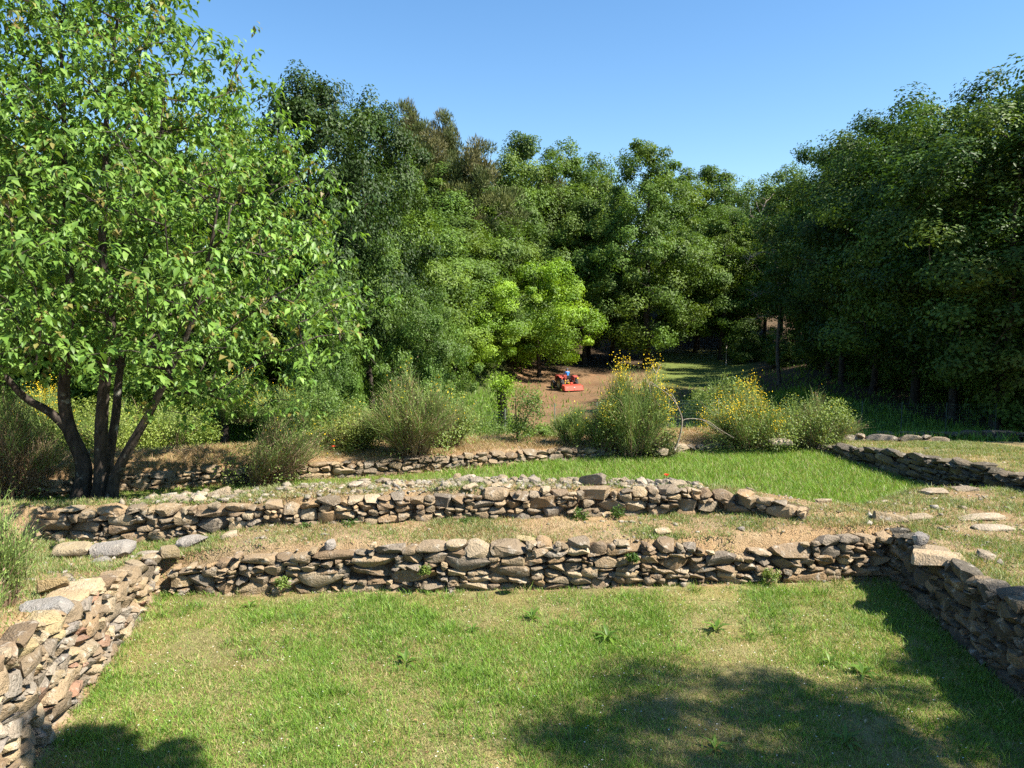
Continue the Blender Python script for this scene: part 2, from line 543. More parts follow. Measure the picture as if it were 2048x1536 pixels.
def wall(label, path, base, heights, seed, flip=False, wmean=.21, wmin=.08, wmax=.48, aspect=(.26, .66), hmax=.165, depth=(.24, .42), pal=PAL,
         thick=.45, name='dry_stone_wall', embed=.04, top_jit=.03, limit=300):
    """dry stone wall: path = plan points left to right seen from its face; base/heights per path point"""
    rng = random.Random(seed)
    path = np.array(path, float)
    seg = np.linalg.norm(np.diff(path, axis=0), axis=1)
    S = np.concatenate([[0], np.cumsum(seg)])
    total = S[-1]
    X = lambda s: np.interp(s, S, path[:, 0])
    Y = lambda s: np.interp(s, S, path[:, 1])
    B = lambda s: np.interp(s, S, base)
    Hh = lambda s: np.interp(s, S, heights)
    root = thing(name, label, 'wall', (float(X(total / 2)), float(Y(total / 2)), float(B(total / 2)) - .05))
    root['kind'] = 'thing'
    R0 = Vector(root.location)
    def frame(s):
        a, b = max(0, s - .2), min(total, s + .2)
        t = np.array([X(b) - X(a), Y(b) - Y(a)]); t /= np.linalg.norm(t)
        n = np.array([t[1], -t[0]])
        return t, n
    # earth core behind the face
    ns = max(6, int(total / .25))
    V, C = [], []
    for i in range(ns + 1):
        s = total * i / ns
        t, n = frame(s)
        p = np.array([X(s), Y(s)])
        b, h = B(s), Hh(s)
        hj = h - .10 + rng.uniform(-.03, .02)
        a0, a1 = p - n * .17, p - n * thick
        V += [[*a0, b - .25], [*a0, b + hj], [*a1, b + hj + rng.uniform(-.02, .02)], [*a1, b - .25]]
    V = np.array(V) - np.array(R0)
    F = []
    for i in range(ns):
        for j in range(3):
            a = i * 4 + j
            F.append([a, a + 4, a + 5, a + 1])
    core = mesh_np('earth_core', V, F, np.tile([[.12, .085, .055]], (len(V), 1)), M_GROUND, False)
    put('earth_core', core, root)
    # stones laid on a skyline
    ds = .02
    n = int(total / ds)
    ss = (np.arange(n) + .5) * ds
    skyl = np.full(n, -embed)
    tgt = Hh(ss) + (vnoise(ss, ss * 0 + seed, .5, 2) - .5) * .06
    cnt = 0
    for it in range(4000):
        gap = tgt - skyl
        ok = gap > .055
        if not ok.any() or cnt >= limit: break
        i = int(np.argmin(np.where(ok, skyl + .02 * np.sin(ss * 3), 9)))
        l = i
        while l > 0 and abs(skyl[l - 1] - skyl[i]) < .025 and ok[l - 1]: l -= 1
        r = i
        while r < n - 1 and abs(skyl[r + 1] - skyl[i]) < .025 and ok[r + 1]: r += 1
        run = (r - l + 1) * ds
        w = min(wmax, max(wmin, rng.lognormvariate(math.log(wmean), .52)))
        if w > run - .07: w = min(max(run, .07), wmax)
        k = max(2, int(round(w / ds)))
        start = l if rng.random() < .5 else max(l, r - k + 1)
        k = min(k, n - start)
        z0 = float(np.max(skyl[start:start + k]))
        h = min(hmax, max(.05, w * rng.uniform(*aspect)))
        left = float(np.mean(tgt[start:start + k])) - z0
        if h > left + top_jit: h = max(.05, left + rng.uniform(-.01, top_jit))
        h = min(h, max(.05, k * ds * .62))
        skyl[start:start + k] = z0 + h * .96
        s = (start + k / 2) * ds
        t, nn = frame(s)
        d = rng.uniform(*depth) if k * ds > .14 else rng.uniform(.14, .24)
        proud = rng.uniform(-.022, .018)
        c = np.array([X(s), Y(s)]) - nn * (d / 2 - proud)
        top = left - h < .06
        loc = Vector((c[0], c[1], B(s) + z0 + h / 2)) - R0
        rz = math.atan2(t[1], t[0]) + rng.uniform(-.07, .07) + (math.pi if rng.random() < .5 else 0)
        col = rng.choice(pal)
        put_stone(root, loc, (rng.uniform(-.07, .07), rng.uniform(-.075, .075), rz), (k * ds * 1.15, d, h * 1.22), col, rng, h < .075 and k * ds > .2)
        cnt += 1
    return root, R0

def seen(path):                   # L-table -> plan path
    return [(a[0], a[1]) for a in path]
# front wall across the lawn
W1 = [pixz(p, q, 0) for p, q in ((335, 1192), (480, 1190), (650, 1187), (800, 1186), (1000, 1182), (1200, 1178), (1400, 1172), (1470, 1170), (1560, 1168), (1690, 1164), (1815, 1160))]
w1, w1o = wall('long low dry stone wall closing off the far side of the near lawn', W1, [0] * 11, [.34, .44, .52, .64, .60, .64, .52, .34, .50, .62, .62], 11, wmean=.225, wmax=.55, aspect=(.22, .58))
# second wall, behind the first terrace
W2 = [(a[0], a[1]) for a in L2]
w2, w2o = wall('second dry stone wall with loose pale rubble heaped along its top', W2, [a[2] - .02 for a in L2], [.46, .48, .48, .46, .44, .42, .36, .22], 22, wmean=.20, wmax=.45)
# left wall, tall and near
LWp = [(float(XL(y)), y) for y in (4.3, 5.0, 6.2, 7.5, 9, 10.05)]
lw, lwo = wall('tall pale dry stone wall along the near lawn with grey, yellow and reddish stones', LWp, [0] * 6, [1.21, 1.18, 1.06, .90, .64, .50], 33, wmean=.22, wmax=.46, hmax=.17, pal=PAL_L)
# right wall, in shade
RWp = [(float(XR(y)), y) for y in (10.35, 9.0, 7.5, 6.2, 5.5, 5.0)]
rw, rwo = wall('shaded dry stone wall at the edge of the near lawn, opposite the pale one', RWp, [0] * 6, [.68, .74, .86, .9, .95, .98], 44, wmean=.22, wmax=.46, pal=PAL_SHADE + PAL_SHADE + PAL[2:4])
# third wall, in front of the bank
W3 = [(a[0], a[1]) for a in L3]
h3 = np.interp([a[0] for a in W3], *H3)
w3, w3o = wall('low broken dry stone wall behind the cherry trunk and the narrow grass strip', W3[0:], [.23] * len(W3), list(h3), 55, wmean=.22, wmax=.45, hmax=.13)
# fourth wall, shaded, at the right of the tall grass
W4 = [(float(X4(y)), y) for y in (18.3, 17, 15.2, 13.4, 12.3)]
w4, w4o = wall('dark shaded dry stone wall of thin slabs beside the tall bright grass', W4, [.2] * 5, [.26, .44, .60, .72, .78], 66, wmean=.30, wmax=.55, aspect=(.18, .42), hmax=.13, pal=PAL_SHADE)

# rubble heaped on the second wall (its loose upper stones), part of that wall
rng = random.Random(5)
def scatter_band(root, R0, n, sampler, size, pal, rng, flat=.55, name='stone'):
    for i in range(n):
        x, y = sampler(rng)
        s = rng.lognormvariate(math.log(size), .35)
        w, d, h = s * rng.uniform(.9, 1.5), s * rng.uniform(.8, 1.2), s * rng.uniform(.4, .8) * flat / .55
        z = gz(x, y) + h * .18
        put_stone(root, Vector((x, y, z)) - R0, (rng.uniform(-.35, .35), rng.uniform(-.35, .35), rng.uniform(0, 6.3)), (w, d, h), rng.choice(pal), rng, name=name)
PAL_P = [(.40, .335, .24), (.44, .38, .28), (.36, .31, .24), (.47, .42, .34), (.30, .27, .23), (.42, .34, .22)]
def samp2(r):
    px = r.uniform(260, 1420)
    x = (px - 1024) / FPX * 11.4
    t = r.random() ** .8
    a, b = float(f2(x)) + .28, float(fb(x)) + .12
    return x, a + (b - a) * t
scatter_band(w2, w2o, 120, samp2, .125, PAL_P, rng)

def rubble_mesh(name, pts, sizes, pal, rng, flat=.6):
    """many small stones joined into one mesh, each with its own colour"""
    acc = Acc()
    protos = []
    for s in range(8):
        me = make_stone(300 + s, npt=10, sub=0)
        v = np.array([p.co[:] for p in me.vertices]); f = np.array([list(p.vertices) for p in me.polygons])
        protos.append((v, f)); bpy.data.meshes.remove(me)
    z = ground(np.array([p[0] for p in pts]), np.array([p[1] for p in pts]))
    for (x, y), s, zz in zip(pts, sizes, z):
        v, f = rng.choice(protos)
        M = np.array(Euler((rng.uniform(-.4, .4), rng.uniform(-.4, .4), rng.uniform(0, 6.3))).to_matrix())
        sc = np.array([s * rng.uniform(.9, 1.5), s, s * rng.uniform(.35, .8) * flat / .6])
        c = np.array(rng.choice(pal)) * rng.uniform(.55, .9)
        acc.add((v * sc) @ M.T + np.array([x, y, zz + sc[2] * .15]), f, c)
    return acc.mesh(name, M_RUBBLE)
pts = [samp2(rng) for i in range(1700)]
put('rubble', rubble_mesh('rubble', pts, [rng.lognormvariate(math.log(.05), .4) for p in pts], PAL_P, rng), None)
rb = bpy.data.objects['rubble']
rb.parent = w2; rb.matrix_parent_inverse = Matrix.Translation(-w2o); rb['kind'] = 'stuff'

# small stones lying about the terraces (nobody could count them)
rng = random.Random(9)
pts = []
R = np.random.default_rng(3)
def cand(n, x0, x1, y0, y1):
    return R.uniform(x0, x1, n), R.uniform(y0, y1, n)
cx, cy = cand(16000, -9, 10, 5, 21)
zz = zones(cx, cy)
den = zz[1] * .5 + zz[3] * .22 + zz[4] * .12
den = den * (.4 + 1.6 * (vnoise(cx, cy, .9, 2, 4) > .5))
den[(cx < -4.7) & (cy < 11)] *= 2.2
den[(cx > 3.8) & (cy > 10.6) & (cy < 13.6)] *= 3.0
kp = R.random(len(cx)) < den
pts = list(zip(cx[kp], cy[kp]))
gv = put('gravel', rubble_mesh('gravel', pts, [min(.13, rng.lognormvariate(math.log(.034), .5)) for p in pts], PAL_P, rng))
tag(gv, 'small pale stones strewn over the terraces between the walls', 'gravel', kind='stuff')

# individual loose stones
def loose(px, py, z, w, d, h, col, label, rz=0.0, tilt=(0, 0), slab=True, group='loose stones on the terraces'):
    x, y = pixz(px, py, z)
    zz = max(gz(x, y), z - .04)
    r = random.Random(px * 7 + py)
    o = put_stone(None, (x, y, zz + h * .08), (tilt[0], tilt[1], rz), (w * .85, d * .85, h), col, r, slab, 'loose_stone')
    tag(o, label, 'stone', group)
    return o
loose(150, 1094, .62, .62, .42, .14, (.47, .40, .27), 'long ochre slab beside the grey slab on top of the pale wall', .2)
loose(228, 1093, .62, .60, .50, .17, (.42, .41, .40), 'broad light grey slab on top of the pale wall, below the cherry trunk', -.1)
loose(205, 1118, .62, .26, .18, .11, (.36, .35, .33), 'small grey block right under the broad light grey slab', .5)
loose(386, 1077, .55, .52, .30, .12, (.33, .32, .31), 'tilted dark grey slab at the foot of the second wall', .12, (.1, -.15))
loose(458, 1074, .55, .26, .22, .14, (.42, .36, .27), 'rounded tan stone next to the tilted dark grey slab', .3)
loose(340, 1100, .55, .30, .26, .16, (.40, .33, .20), 'yellow block on the corner where the pale wall meets the front wall', .6)
loose(90, 1208, 1.0, .55, .36, .12, (.36, .37, .38), 'blue grey slab lying across the near end of the pale wall', .25)
loose(108, 1162, 1.0, .34, .2, .13, (.36, .28, .15), 'brown ochre stone lying behind the blue grey slab on the pale wall', .3)
loose(1052, 1075, .62, .34, .16, .07, (.50, .42, .24), 'thin pale yellow slab lying on the middle of the first terrace', -.3, (.2, .1))
loose(1080, 1100, .62, .22, .2, .1, (.36, .28, .19), 'tan stone just in front of the thin pale yellow slab', .4)
loose(660, 1086, .6, .18, .15, .14, (.46, .44, .41), 'whitish stone alone on the reddish earth of the first terrace', .4)
loose(1325, 1056, .66, .28, .2, .07, (.46, .38, .24), 'flat yellowish stone near the end of the second wall', .1)
loose(1880, 1112, .74, .72, .62, .15, (.50, .40, .27), 'big flat cream slab capping the corner of the shaded wall', -.5)
loose(1838, 1074, .76, .26, .2, .16, (.30, .30, .31), 'grey upright block behind the big cream slab', .2)
loose(1780, 1038, .72, .55, .36, .16, (.42, .34, .22), 'wedge of tan rock sticking up from the right terrace', -.3, (.0, .2))
loose(1835, 1035, .72, .5, .3, .08, (.45, .38, .27), 'flat tan slab beside the wedge of tan rock', .1)
loose(1960, 1034, .72, .85, .34, .1, (.46, .40, .30), 'very long pale slab with a dark edge on the right terrace', .05)
loose(1990, 1052, .72, .7, .3, .08, (.43, .38, .30), 'long pale slab just in front of the very long one', -.05)
loose(1870, 985, .70, .5, .36, .12, (.40, .34, .25), 'pale block at the far edge of the right terrace near the dark wall', .1)
loose(1930, 978, .70, .55, .3, .1, (.42, .36, .27), 'flat pale slab along the foot of the dark slab wall', .0)
loose(1970, 1110, .78, .3, .26, .14, (.40, .35, .27), 'tan stone among weeds to the right of the big cream slab', .7)
loose(1645, 1003, .74, .34, .22, .12, (.40, .33, .22), 'pointed tan stone on the rim of the tall bright grass', .4, slab=False)
loose(1350, 893, .5, .35, .3, .22, (.44, .39, .31), 'whitish boulder on the bank under the arching bare branch', .4, slab=False)
loose(1325, 900, .5, .3, .25, .18, (.40, .34, .24), 'tan boulder leaning against the whitish boulder on the bank', .1, slab=False)
loose(1562, 882, .6, .7, .4, .16, (.38, .33, .26), 'flat grey slab at the foot of the yellow flowering bush', .1)
# line of big flat stones in the light beyond the dark wall
lowp = [pixd(p, q, d) for p, q, d in ((1655, 868, 20.0), (1740, 872, 19.8), (1820, 873, 19.6), (1900, 872, 19.4))]
wall('low row of flat pale blocks in the grass before the dark wood', [(p.x, p.y) for p in lowp], [gz(p.x, p.y) - .05 for p in lowp], [.14, .24, .22, .16], 77, wmean=.42, wmax=.8, hmax=.24, pal=PAL_P, thick=.4)
lowp = [pixd(p, q, d) for p, q, d in ((1680, 858, 22.2), (1800, 856, 21.8), (1920, 856, 21.2), (2060, 856, 20.6), (2200, 856, 20.2))]
wall('faint ruined wall half lost in the shade of the wood', [(p.x, p.y) for p in lowp], [gz(p.x, p.y) - .05 for p in lowp], [.2, .3, .3, .32, .3], 78, wmean=.36, wmax=.7, hmax=.2, pal=PAL_SHADE, thick=.5)

# ------------------------------------------------------------------ grass and herbs
R = np.random.default_rng(21)
def grass_obj(name, label, parts, cat='grass'):
    V, F, C, n = [], [], [], 0
    for v, f, c in parts:
        V.append(v); F.append(f + n); C.append(c); n += len(v)
    me = mesh_np(name, np.concatenate(V), np.concatenate(F), np.concatenate(C), M_GRASS)
    return tag(put(name, me), label, cat, kind='stuff')
def lean(n, amt, R=R):
    a = R.random(n) * 2 * np.pi
    r = amt * np.sqrt(R.random(n))
    return np.stack([np.cos(a) * r, np.sin(a) * r, np.ones(n)], 1)
def pick_cols(n, pal, R=R, jit=.25):
    pal = np.array(pal)
    return pal[R.integers(0, len(pal), n)] * (1 - jit + 2 * jit * R.random((n, 1)))
GREEN = [(.105, .20, .026), (.13, .23, .032), (.088, .17, .022), (.165, .26, .04), (.12, .21, .036)]
LIME = [(.165, .30, .03), (.205, .35, .04), (.145, .265, .026), (.25, .38, .06)]
STRAW = [(.36, .285, .135), (.42, .345, .175), (.30, .23, .105), (.46, .385, .225)]
DRYBR = [(.30, .185, .09), (.36, .24, .12), (.25, .15, .075), (.40, .29, .15)]

def field_pts(n, x0, x1, y0, y1, keep):
    x = R.uniform(x0, x1, n); y = R.uniform(y0, y1, n)
    p = keep(x, y)
    k = R.random(n) < p
    x, y = x[k], y[k]
    return np.stack([x, y, ground(x, y) - .004], 1)

# near lawn
def k_lawn(x, y):
    z = zones(x, y)[0]
    pat = vnoise(x, y, .9, 3, 31)
    edge = np.clip((f1(x) - y) / .5, .12, 1)
    return z * np.clip(.30 + 1.9 * (pat - .34), .16, 1) * edge
P = field_pts(520000, -5, 5.4, 5.2, 10.6, k_lawn)
n = len(P)
pat = vnoise(P[:, 0], P[:, 1], .9, 3, 31)
fine = vnoise(P[:, 0], P[:, 1], .3, 2, 8)
dry = R.random(n) < np.clip(.62 - 1.1 * (pat - .3) + .5 * (fine - .5), .12, .8)
C = 1.18 * np.where(dry[:, None], pick_cols(n, STRAW[:3] + [(.24, .25, .07), (.21, .25, .06), (.20, .26, .05)]), pick_cols(n, GREEN + LIME[:2]))
Ln = (.022 + .03 * R.random(n)) * (.7 + .9 * pat)
g1 = blades_np(P, lean(n, 1.5), Ln * 1.25, .0075, C, R)
# taller tufts in the lawn
def tufts(centres, nb, L, Wd, spread, pal, ln=.8, seg=2):
    k = len(centres)
    idx = np.repeat(np.arange(k), nb)
    m = len(idx)
    c = centres[idx]
    sc = (.7 + .6 * R.random(k))[idx]
    off = R.normal(0, 1, (m, 2)) * spread * sc[:, None]
    x, y = c[:, 0] + off[:, 0], c[:, 1] + off[:, 1]
    P = np.stack([x, y, ground(x, y) - .005], 1)
    D = lean(m, ln)
    D[:, :2] += off / (spread + 1e-6) * .3
    tint = (.8 + .4 * R.random((k, 1)))[idx]
    return blades_np(P, D, L * sc * (.5 + .7 * R.random(m)), Wd, pick_cols(m, pal) * tint, R, seg)
def cen(n, x0, x1, y0, y1, keep):
    return field_pts(n, x0, x1, y0, y1, keep)[:, :2]
ct = cen(4600, -5, 5.4, 5.2, 10.6, lambda x, y: zones(x, y)[0] * np.clip((vnoise(x, y, .8, 3, 31) - .42) * 4, 0, 1))
g2 = tufts(ct, 26, .10, .0065, .05, GREEN + LIME + [(.07, .15, .03)])
ce = cen(700, -5, 5.4, 4.6, 10.6, lambda x, y: zones(x, y)[0] * ((np.abs(x - XR(y)) < .5) | (np.abs(x - XL(y)) < .3) | (np.abs(y - f1(x)) < .22)) * .45)
g3 = tufts(ce, 26, .15, .006, .05, GREEN + STRAW[:2])
grass_obj('lawn_grass', 'short patchy green and straw coloured grass on the near lawn', [g1, g2, g3])
# tall bright grass beyond the second wall
P = field_pts(250000, -9, 8.8, 11.4, 19.2, lambda x, y: zones(x, y)[2] * np.where(x < 0, .42, 1.0) * np.clip(.45 + vnoise(x, y, .6, 2, 12), 0, 1))
n = len(P)
C = pick_cols(n, LIME + LIME + GREEN[:2] + [(.26, .30, .09)])
d2 = R.random(n) < .13
C[d2] = pick_cols(int(d2.sum()), STRAW)
sel = P[:, 0] < -1.5
Ln = (.09 + .10 * R.random(n)) * np.where(sel, .5, 1.0)
g = blades_np(P, lean(n, .75), Ln, .009, C, R, 2)
grass_obj('tall_grass', 'tall bright green grass between the second wall and the bank', [g])
# thin herbs on the terraces and the platform at the right
def k_terr(x, y):
    z = zones(x, y)
    pat = vnoise(x, y, .7, 3, 14)
    thin = np.where((x > 3.6) & (y > 10.6) & (y < 13.6), .45, 1.0)
    return z[1] * thin * np.clip((pat - .30) * 3.2, .18, 1) + z[4] * np.clip((pat - .30) * 3, .1, 1)
P = field_pts(1500000, -9, 11.5, 5.0, 20.5, lambda x, y: k_terr(x, y) * (np.abs(x) < .72 * y + .3))
n = len(P)
pat = vnoise(P[:, 0], P[:, 1], 1.3, 2, 15)
dry = R.random(n) < .55 - .9 * (pat - .5)
C = np.where(dry[:, None], pick_cols(n, STRAW + DRYBR[:2]), pick_cols(n, GREEN + LIME[:1] + [(.20, .25, .11)]))
g1 = blades_np(P, lean(n, 1.3), .03 + .05 * R.random(n), .009, C, R)
ct = cen(34000, -9, 11.5, 5.0, 20, lambda x, y: (np.abs(x) < .72 * y + .3) * (zones(x, y)[1] * .75 + zones(x, y)[4] * .8) * np.clip((vnoise(x, y, .7, 3, 14) - .40) * 5, 0, 1))
g2 = tufts(ct, 13, .085, .009, .05, [(.19, .24, .085), (.16, .22, .06), (.24, .28, .12), (.28, .26, .12)])
grass_obj('terrace_herbs', 'sparse dry grass and grey green herbs on the terraces', [g1, g2], 'herbs')
# straw on the bank
P = field_pts(420000, -12, 9, 13.6, 22, lambda x, y: zones(x, y)[3] * np.clip(.25 + 1.3 * (vnoise(x, y, .8, 3, 17) - .3), .05, 1))
n = len(P)
C = pick_cols(n, STRAW + DRYBR + DRYBR)
d2 = R.random(n) < np.clip((vnoise(P[:, 0], P[:, 1], 1.6, 2, 18) - .45) * 1.4, .04, .5)
C[d2] = pick_cols(int(d2.sum()), GREEN)
g1 = blades_np(P, lean(n, 1.6), .07 + .12 * R.random(n), .008, C, R, 2)
grass_obj('bank_straw', 'matted orange and straw coloured dry grass on the bank', [g1], 'straw')
# meadow below the bank
def k_far(x, y):
    r = x / np.maximum(y, 1)
    return zones(x, y)[5] * (1 - (.86 + .12 * (vnoise(x, y, 2.2, 2, 40) < .55)) * tilled(x, y)) * np.clip(.5 + vnoise(x, y, 3, 2, 19), 0, 1) * (np.abs(r) < .8) * np.where((x > 15.5), .16, 1)
xs = R.uniform(-.72, .72, 120000); ys = 18 + 46 * R.random(120000) ** 1.3
x, y = xs * ys, ys
k = R.random(len(x)) < k_far(x, y)
x, y = x[k], y[k]
P = np.stack([x, y, ground(x, y) - .01], 1)
n = len(P)
C = pick_cols(n, LIME + GREEN)
g1 = blades_np(P, lean(n, .7), (.16 + .25 * R.random(n)), .018 + .0012 * y, C, R, 1)
grass_obj('meadow_grass', 'lush green meadow grass below the bank', [g1])

# broad leaved weeds standing in the lawn
def rosette(px, py, z, size, label, nl=9):
    x, y = pixz(px, py, z)
    r = np.random.default_rng(px)
    az = np.arange(nl) * 2.4 + r.random(nl)
    el = .25 + .8 * r.random(nl)
    A = np.stack([np.cos(az) * np.cos(el), np.sin(az) * np.cos(el), np.sin(el)], 1)
    P = np.zeros((nl, 3)); P[:, 2] = .01
    V, F, C = leaves5_np(P, A, np.tile([[0, 0, 1.0]], (nl, 1)) + A * -.2, size * (.7 + .5 * r.random(nl)), size * .24, pick_cols(nl, GREEN, r) * .85, .4)
    o = put('broadleaf_weed', mesh_np('weed', V, F, C, M_LEAF), None, (x, y, gz(x, y)))
    tag(o, label, 'weed', 'broad leaved weeds in the lawn')
rosette(1432, 1262, 0, .20, 'lone broad leaved weed standing in the open right part of the lawn', 11)
rosette(1215, 1278, 0, .19, 'bushy broad leaved weed near the middle of the lawn, below the front wall', 13)
rosette(1065, 1240, 0, .17, 'leafy weed nearest the front wall in the middle of the lawn', 12)
rosette(812, 1330, 0, .18, 'upright weed alone in the centre left of the lawn', 7)
rosette(1725, 1352, 0, .18, 'broad leaved weed at the edge of the tree shadow by the shaded wall', 12)
rosette(1660, 1330, 0, .14, 'smaller broad leaved weed next to the tree shadow', 8)
rosette(1690, 1490, 0, .17, 'broad leaved weed inside the tree shadow at the bottom edge', 9)
rosette(1430, 1500, 0, .13, 'low weed under the tree shadow with a pale flower stalk', 9)
rosette(500, 1215, 0, .13, 'small weed in the grass near the pale wall corner', 9)
rosette(945, 1265, 0, .12, 'grassy weed clump left of the lawn middle', 14)
# daisies
r = np.random.default_rng(77)
P = field_pts(420, -4.5, 5, 5.2, 10, lambda x, y: zones(x, y)[0] * .9)
n = len(P)
P[:, 2] += .03
idx = np.repeat(np.arange(n), 3)
az = np.tile(np.arange(3) * 2.1, n)
A = np.stack([np.cos(az), np.sin(az), .25 + 0 * az], 1)
V, F, C = leaves_np(P[idx], A, np.tile([[0, 0, 1.0]], (3 * n, 1)), .010, .009, np.tile([[.75, .74, .68]], (3 * n, 1)))
tag(put('daisy_flowers', mesh_np('daisy_flowers', V, F, C, M_PETAL)), 'tiny white flowers sprinkled through the near lawn', 'flowers', kind='stuff')

# ------------------------------------------------------------------ trees
def skeleton(trunks, clumps, rng, step=.7, r_tip=.012, expo=.46, up=.25):
    """grow branches from the trunks to every clump centre; returns node positions, parents, radii"""
    pos, par, fixed = [], [], []
    for pts, r0, r1 in trunks:
        k = len(pts)
        for i, p in enumerate(pts):
            pos.append(np.array(p, float))
            par.append(-1 if i == 0 else len(pos) - 2)
            fixed.append(r0 + (r1 - r0) * i / max(1, k - 1))
    P = np.zeros((20000, 3)); n = len(pos)
    P[:n] = pos
    order = np.argsort([min(np.linalg.norm(c - p) for p in pos) for c in clumps])
    for ci in order:
        c = clumps[ci]
        d = P[:n] - c
        dist = np.linalg.norm(d, axis=1)
        cost = dist * (1 + .8 * np.clip(d[:, 2] / (dist + 1e-6) + .2, 0, 1))
        j = int(np.argmin(cost))
        a = P[j].copy()
        m = max(1, int(math.ceil(dist[j] / step)))
        prev = j
        for q in range(1, m + 1):
            t = q / m
            p = a + (c - a) * t
            if q < m:
                p = p + rng.normal(0, .05 * step, 3) + np.array([0, 0, up * dist[j] * .25 * math.sin(math.pi * t)])
            P[n] = p
            par.append(prev); fixed.append(0.0)
            prev = n; n += 1
    par = np.array(par)
    tips = np.zeros(n)
    child = np.zeros(n, int)
    for i in range(n):
        if par[i] >= 0: child[par[i]] += 1
    for i in range(n - 1, -1, -1):
        if child[i] == 0: tips[i] += 1
        if par[i] >= 0: tips[par[i]] += tips[i]
    rad = r_tip * tips ** expo
    fixed = np.array(fixed)
    rad = np.where(fixed > 0, fixed, rad)
    return P[:n].copy(), par, rad
def skel_mesh(name, trunks, P, par, rad, mat, sides=5, rmin=0.0):
    acc = Acc()
    for pts, r0, r1 in trunks:
        v, f = tube_np(catmull(pts, 4), np.interp(np.linspace(0, 1, (len(pts) - 1) * 4 + 1), [0, .06, .15, 1], [r0 * 1.45, r0 * 1.12, r0, r1]), 9)
        acc.add(v, f, (.1, .1, .1))
    i = np.array([k for k in range(len(P)) if par[k] >= 0 and rad[k] >= rmin])
    nt = sum(len(t[0]) for t in trunks)
    i = i[i >= nt]
    p = par[i]
    r1 = rad[i]
    r0 = np.minimum(rad[p], r1 * 1.5)
    v, f = frusta_np(P[p], P[i] + norm(P[i] - P[p]) * (r1[:, None] * .5), r0, r1, sides)
    acc.add(v, f, (.1, .1, .1))
    return acc.mesh(name, mat, True)

def envelope_points(n, shape, rng, mind):
    """points inside a crown envelope given as z-fraction -> radius fraction, biased to the outside"""
    out = []
    tries = 0
    zz, rr = zip(*shape)
    while len(out) < n and tries < n * 60:
        tries += 1
        t = rng.random()
        R_ = np.interp(t, zz, rr)
        if rng.random() > (R_ + .15): continue
        a = rng.random() * 2 * math.pi
        q = rng.random() ** .42
        p = np.array([math.cos(a) * R_ * q, math.sin(a) * R_ * q, t])
        out.append(p)
        if len(out) > 1 and mind > 0:
            d = np.linalg.norm((np.array(out[:-1]) - p) * np.array([1, 1, 1.4]), axis=1).min()
            if d < mind: out.pop()
    return np.array(out)

def broadleaf(seed, height, crown_r, crown_z0, nclump, nleaf, leaf, pal, shape, mat, clump_r=1.0, droop=0.0, trunk_r=.2, bark=None, flat=.7, upright=.35, mind=.12, lobes=True):
    rng = np.random.default_rng(seed)
    pts = envelope_points(nclump, shape, rng, mind)
    # uneven outline: push the crown in and out by direction
    az = np.arctan2(pts[:, 1], pts[:, 0])
    lob = 1 + .16 * np.sin(az * 2 + seed) + .12 * np.sin(az * 3 + seed * 2.1) + .10 * np.sin(pts[:, 2] * 9 + az * 2)
    lob = lob * np.where(rng.random(len(pts)) < .16, 1.22, 1.0)
    pts[:, 2] *= np.where((rng.random(len(pts)) < .25) & (pts[:, 2] > .7), 1.05, 1.0)
    hz = height - crown_z0
    c = np.stack([pts[:, 0] * crown_r * lob, pts[:, 1] * crown_r * lob, crown_z0 + pts[:, 2] * hz], 1)
    lean_ = rng.normal(0, .03, 2)
    tz = np.linspace(0, height * .86, 8)
    tr = [np.array([lean_[0] * z + .10 * math.sin(z * .7 + seed), lean_[1] * z + .10 * math.cos(z * .6 + seed), z]) for z in tz]
    trunks = [(tr, trunk_r, trunk_r * .18)]
    P, par, rad = skeleton(trunks, c, rng, .9, .016)
    wood = skel_mesh('trunk', trunks, P, par, rad, bark or M_BARK)
    k = len(c)
    per = nleaf // k
    idx = np.repeat(np.arange(k), per)
    n = len(idx)
    cr = clump_r * (.5 + .8 * rng.random(k))
    cr = np.where(pts[:, 2] > .9, cr * .8, cr)
    d = norm(rng.normal(0, 1, (n, 3)))
    q = rng.random(n) ** .30
    # clumps are lumpy: each has a few sub-sprays
    off = d * (q * cr[idx])[:, None] * np.array([1, 1, flat])
    sp = norm(rng.normal(0, 1, (k * 7, 3))).reshape(k, 7, 3)
    which = rng.integers(0, 7, n)
    s = sp[idx, which]
    off = off * .60 + s * (cr[idx] * .58)[:, None] * np.array([1, 1, flat])
    off[:, 2] += .12 * cr[idx]
    P0 = c[idx] + off
    out = norm(P0 - np.array([0, 0, crown_z0 + hz * .35]))
    N = norm(.40 * out + .75 * norm(off) + np.array([0, 0, upright]) + rng.normal(0, .38, (n, 3)))
    A = norm(np.cross(N, rng.normal(0, 1, (n, 3))) + np.array([0, 0, -droop]))
    pal = np.array(pal)
    ctint = pal[rng.integers(0, len(pal), k)] * (.82 + .36 * rng.random((k, 1)))
    C = ctint[idx] * (.75 + .5 * rng.random((n, 1)))
    V, F, CC = leaves_np(P0 - A * leaf * .5, A, N, leaf * (.7 + .6 * rng.random(n)), leaf * .55, C)
    crown = mesh_np('crown', V, F, CC, mat)
    return wood, crown

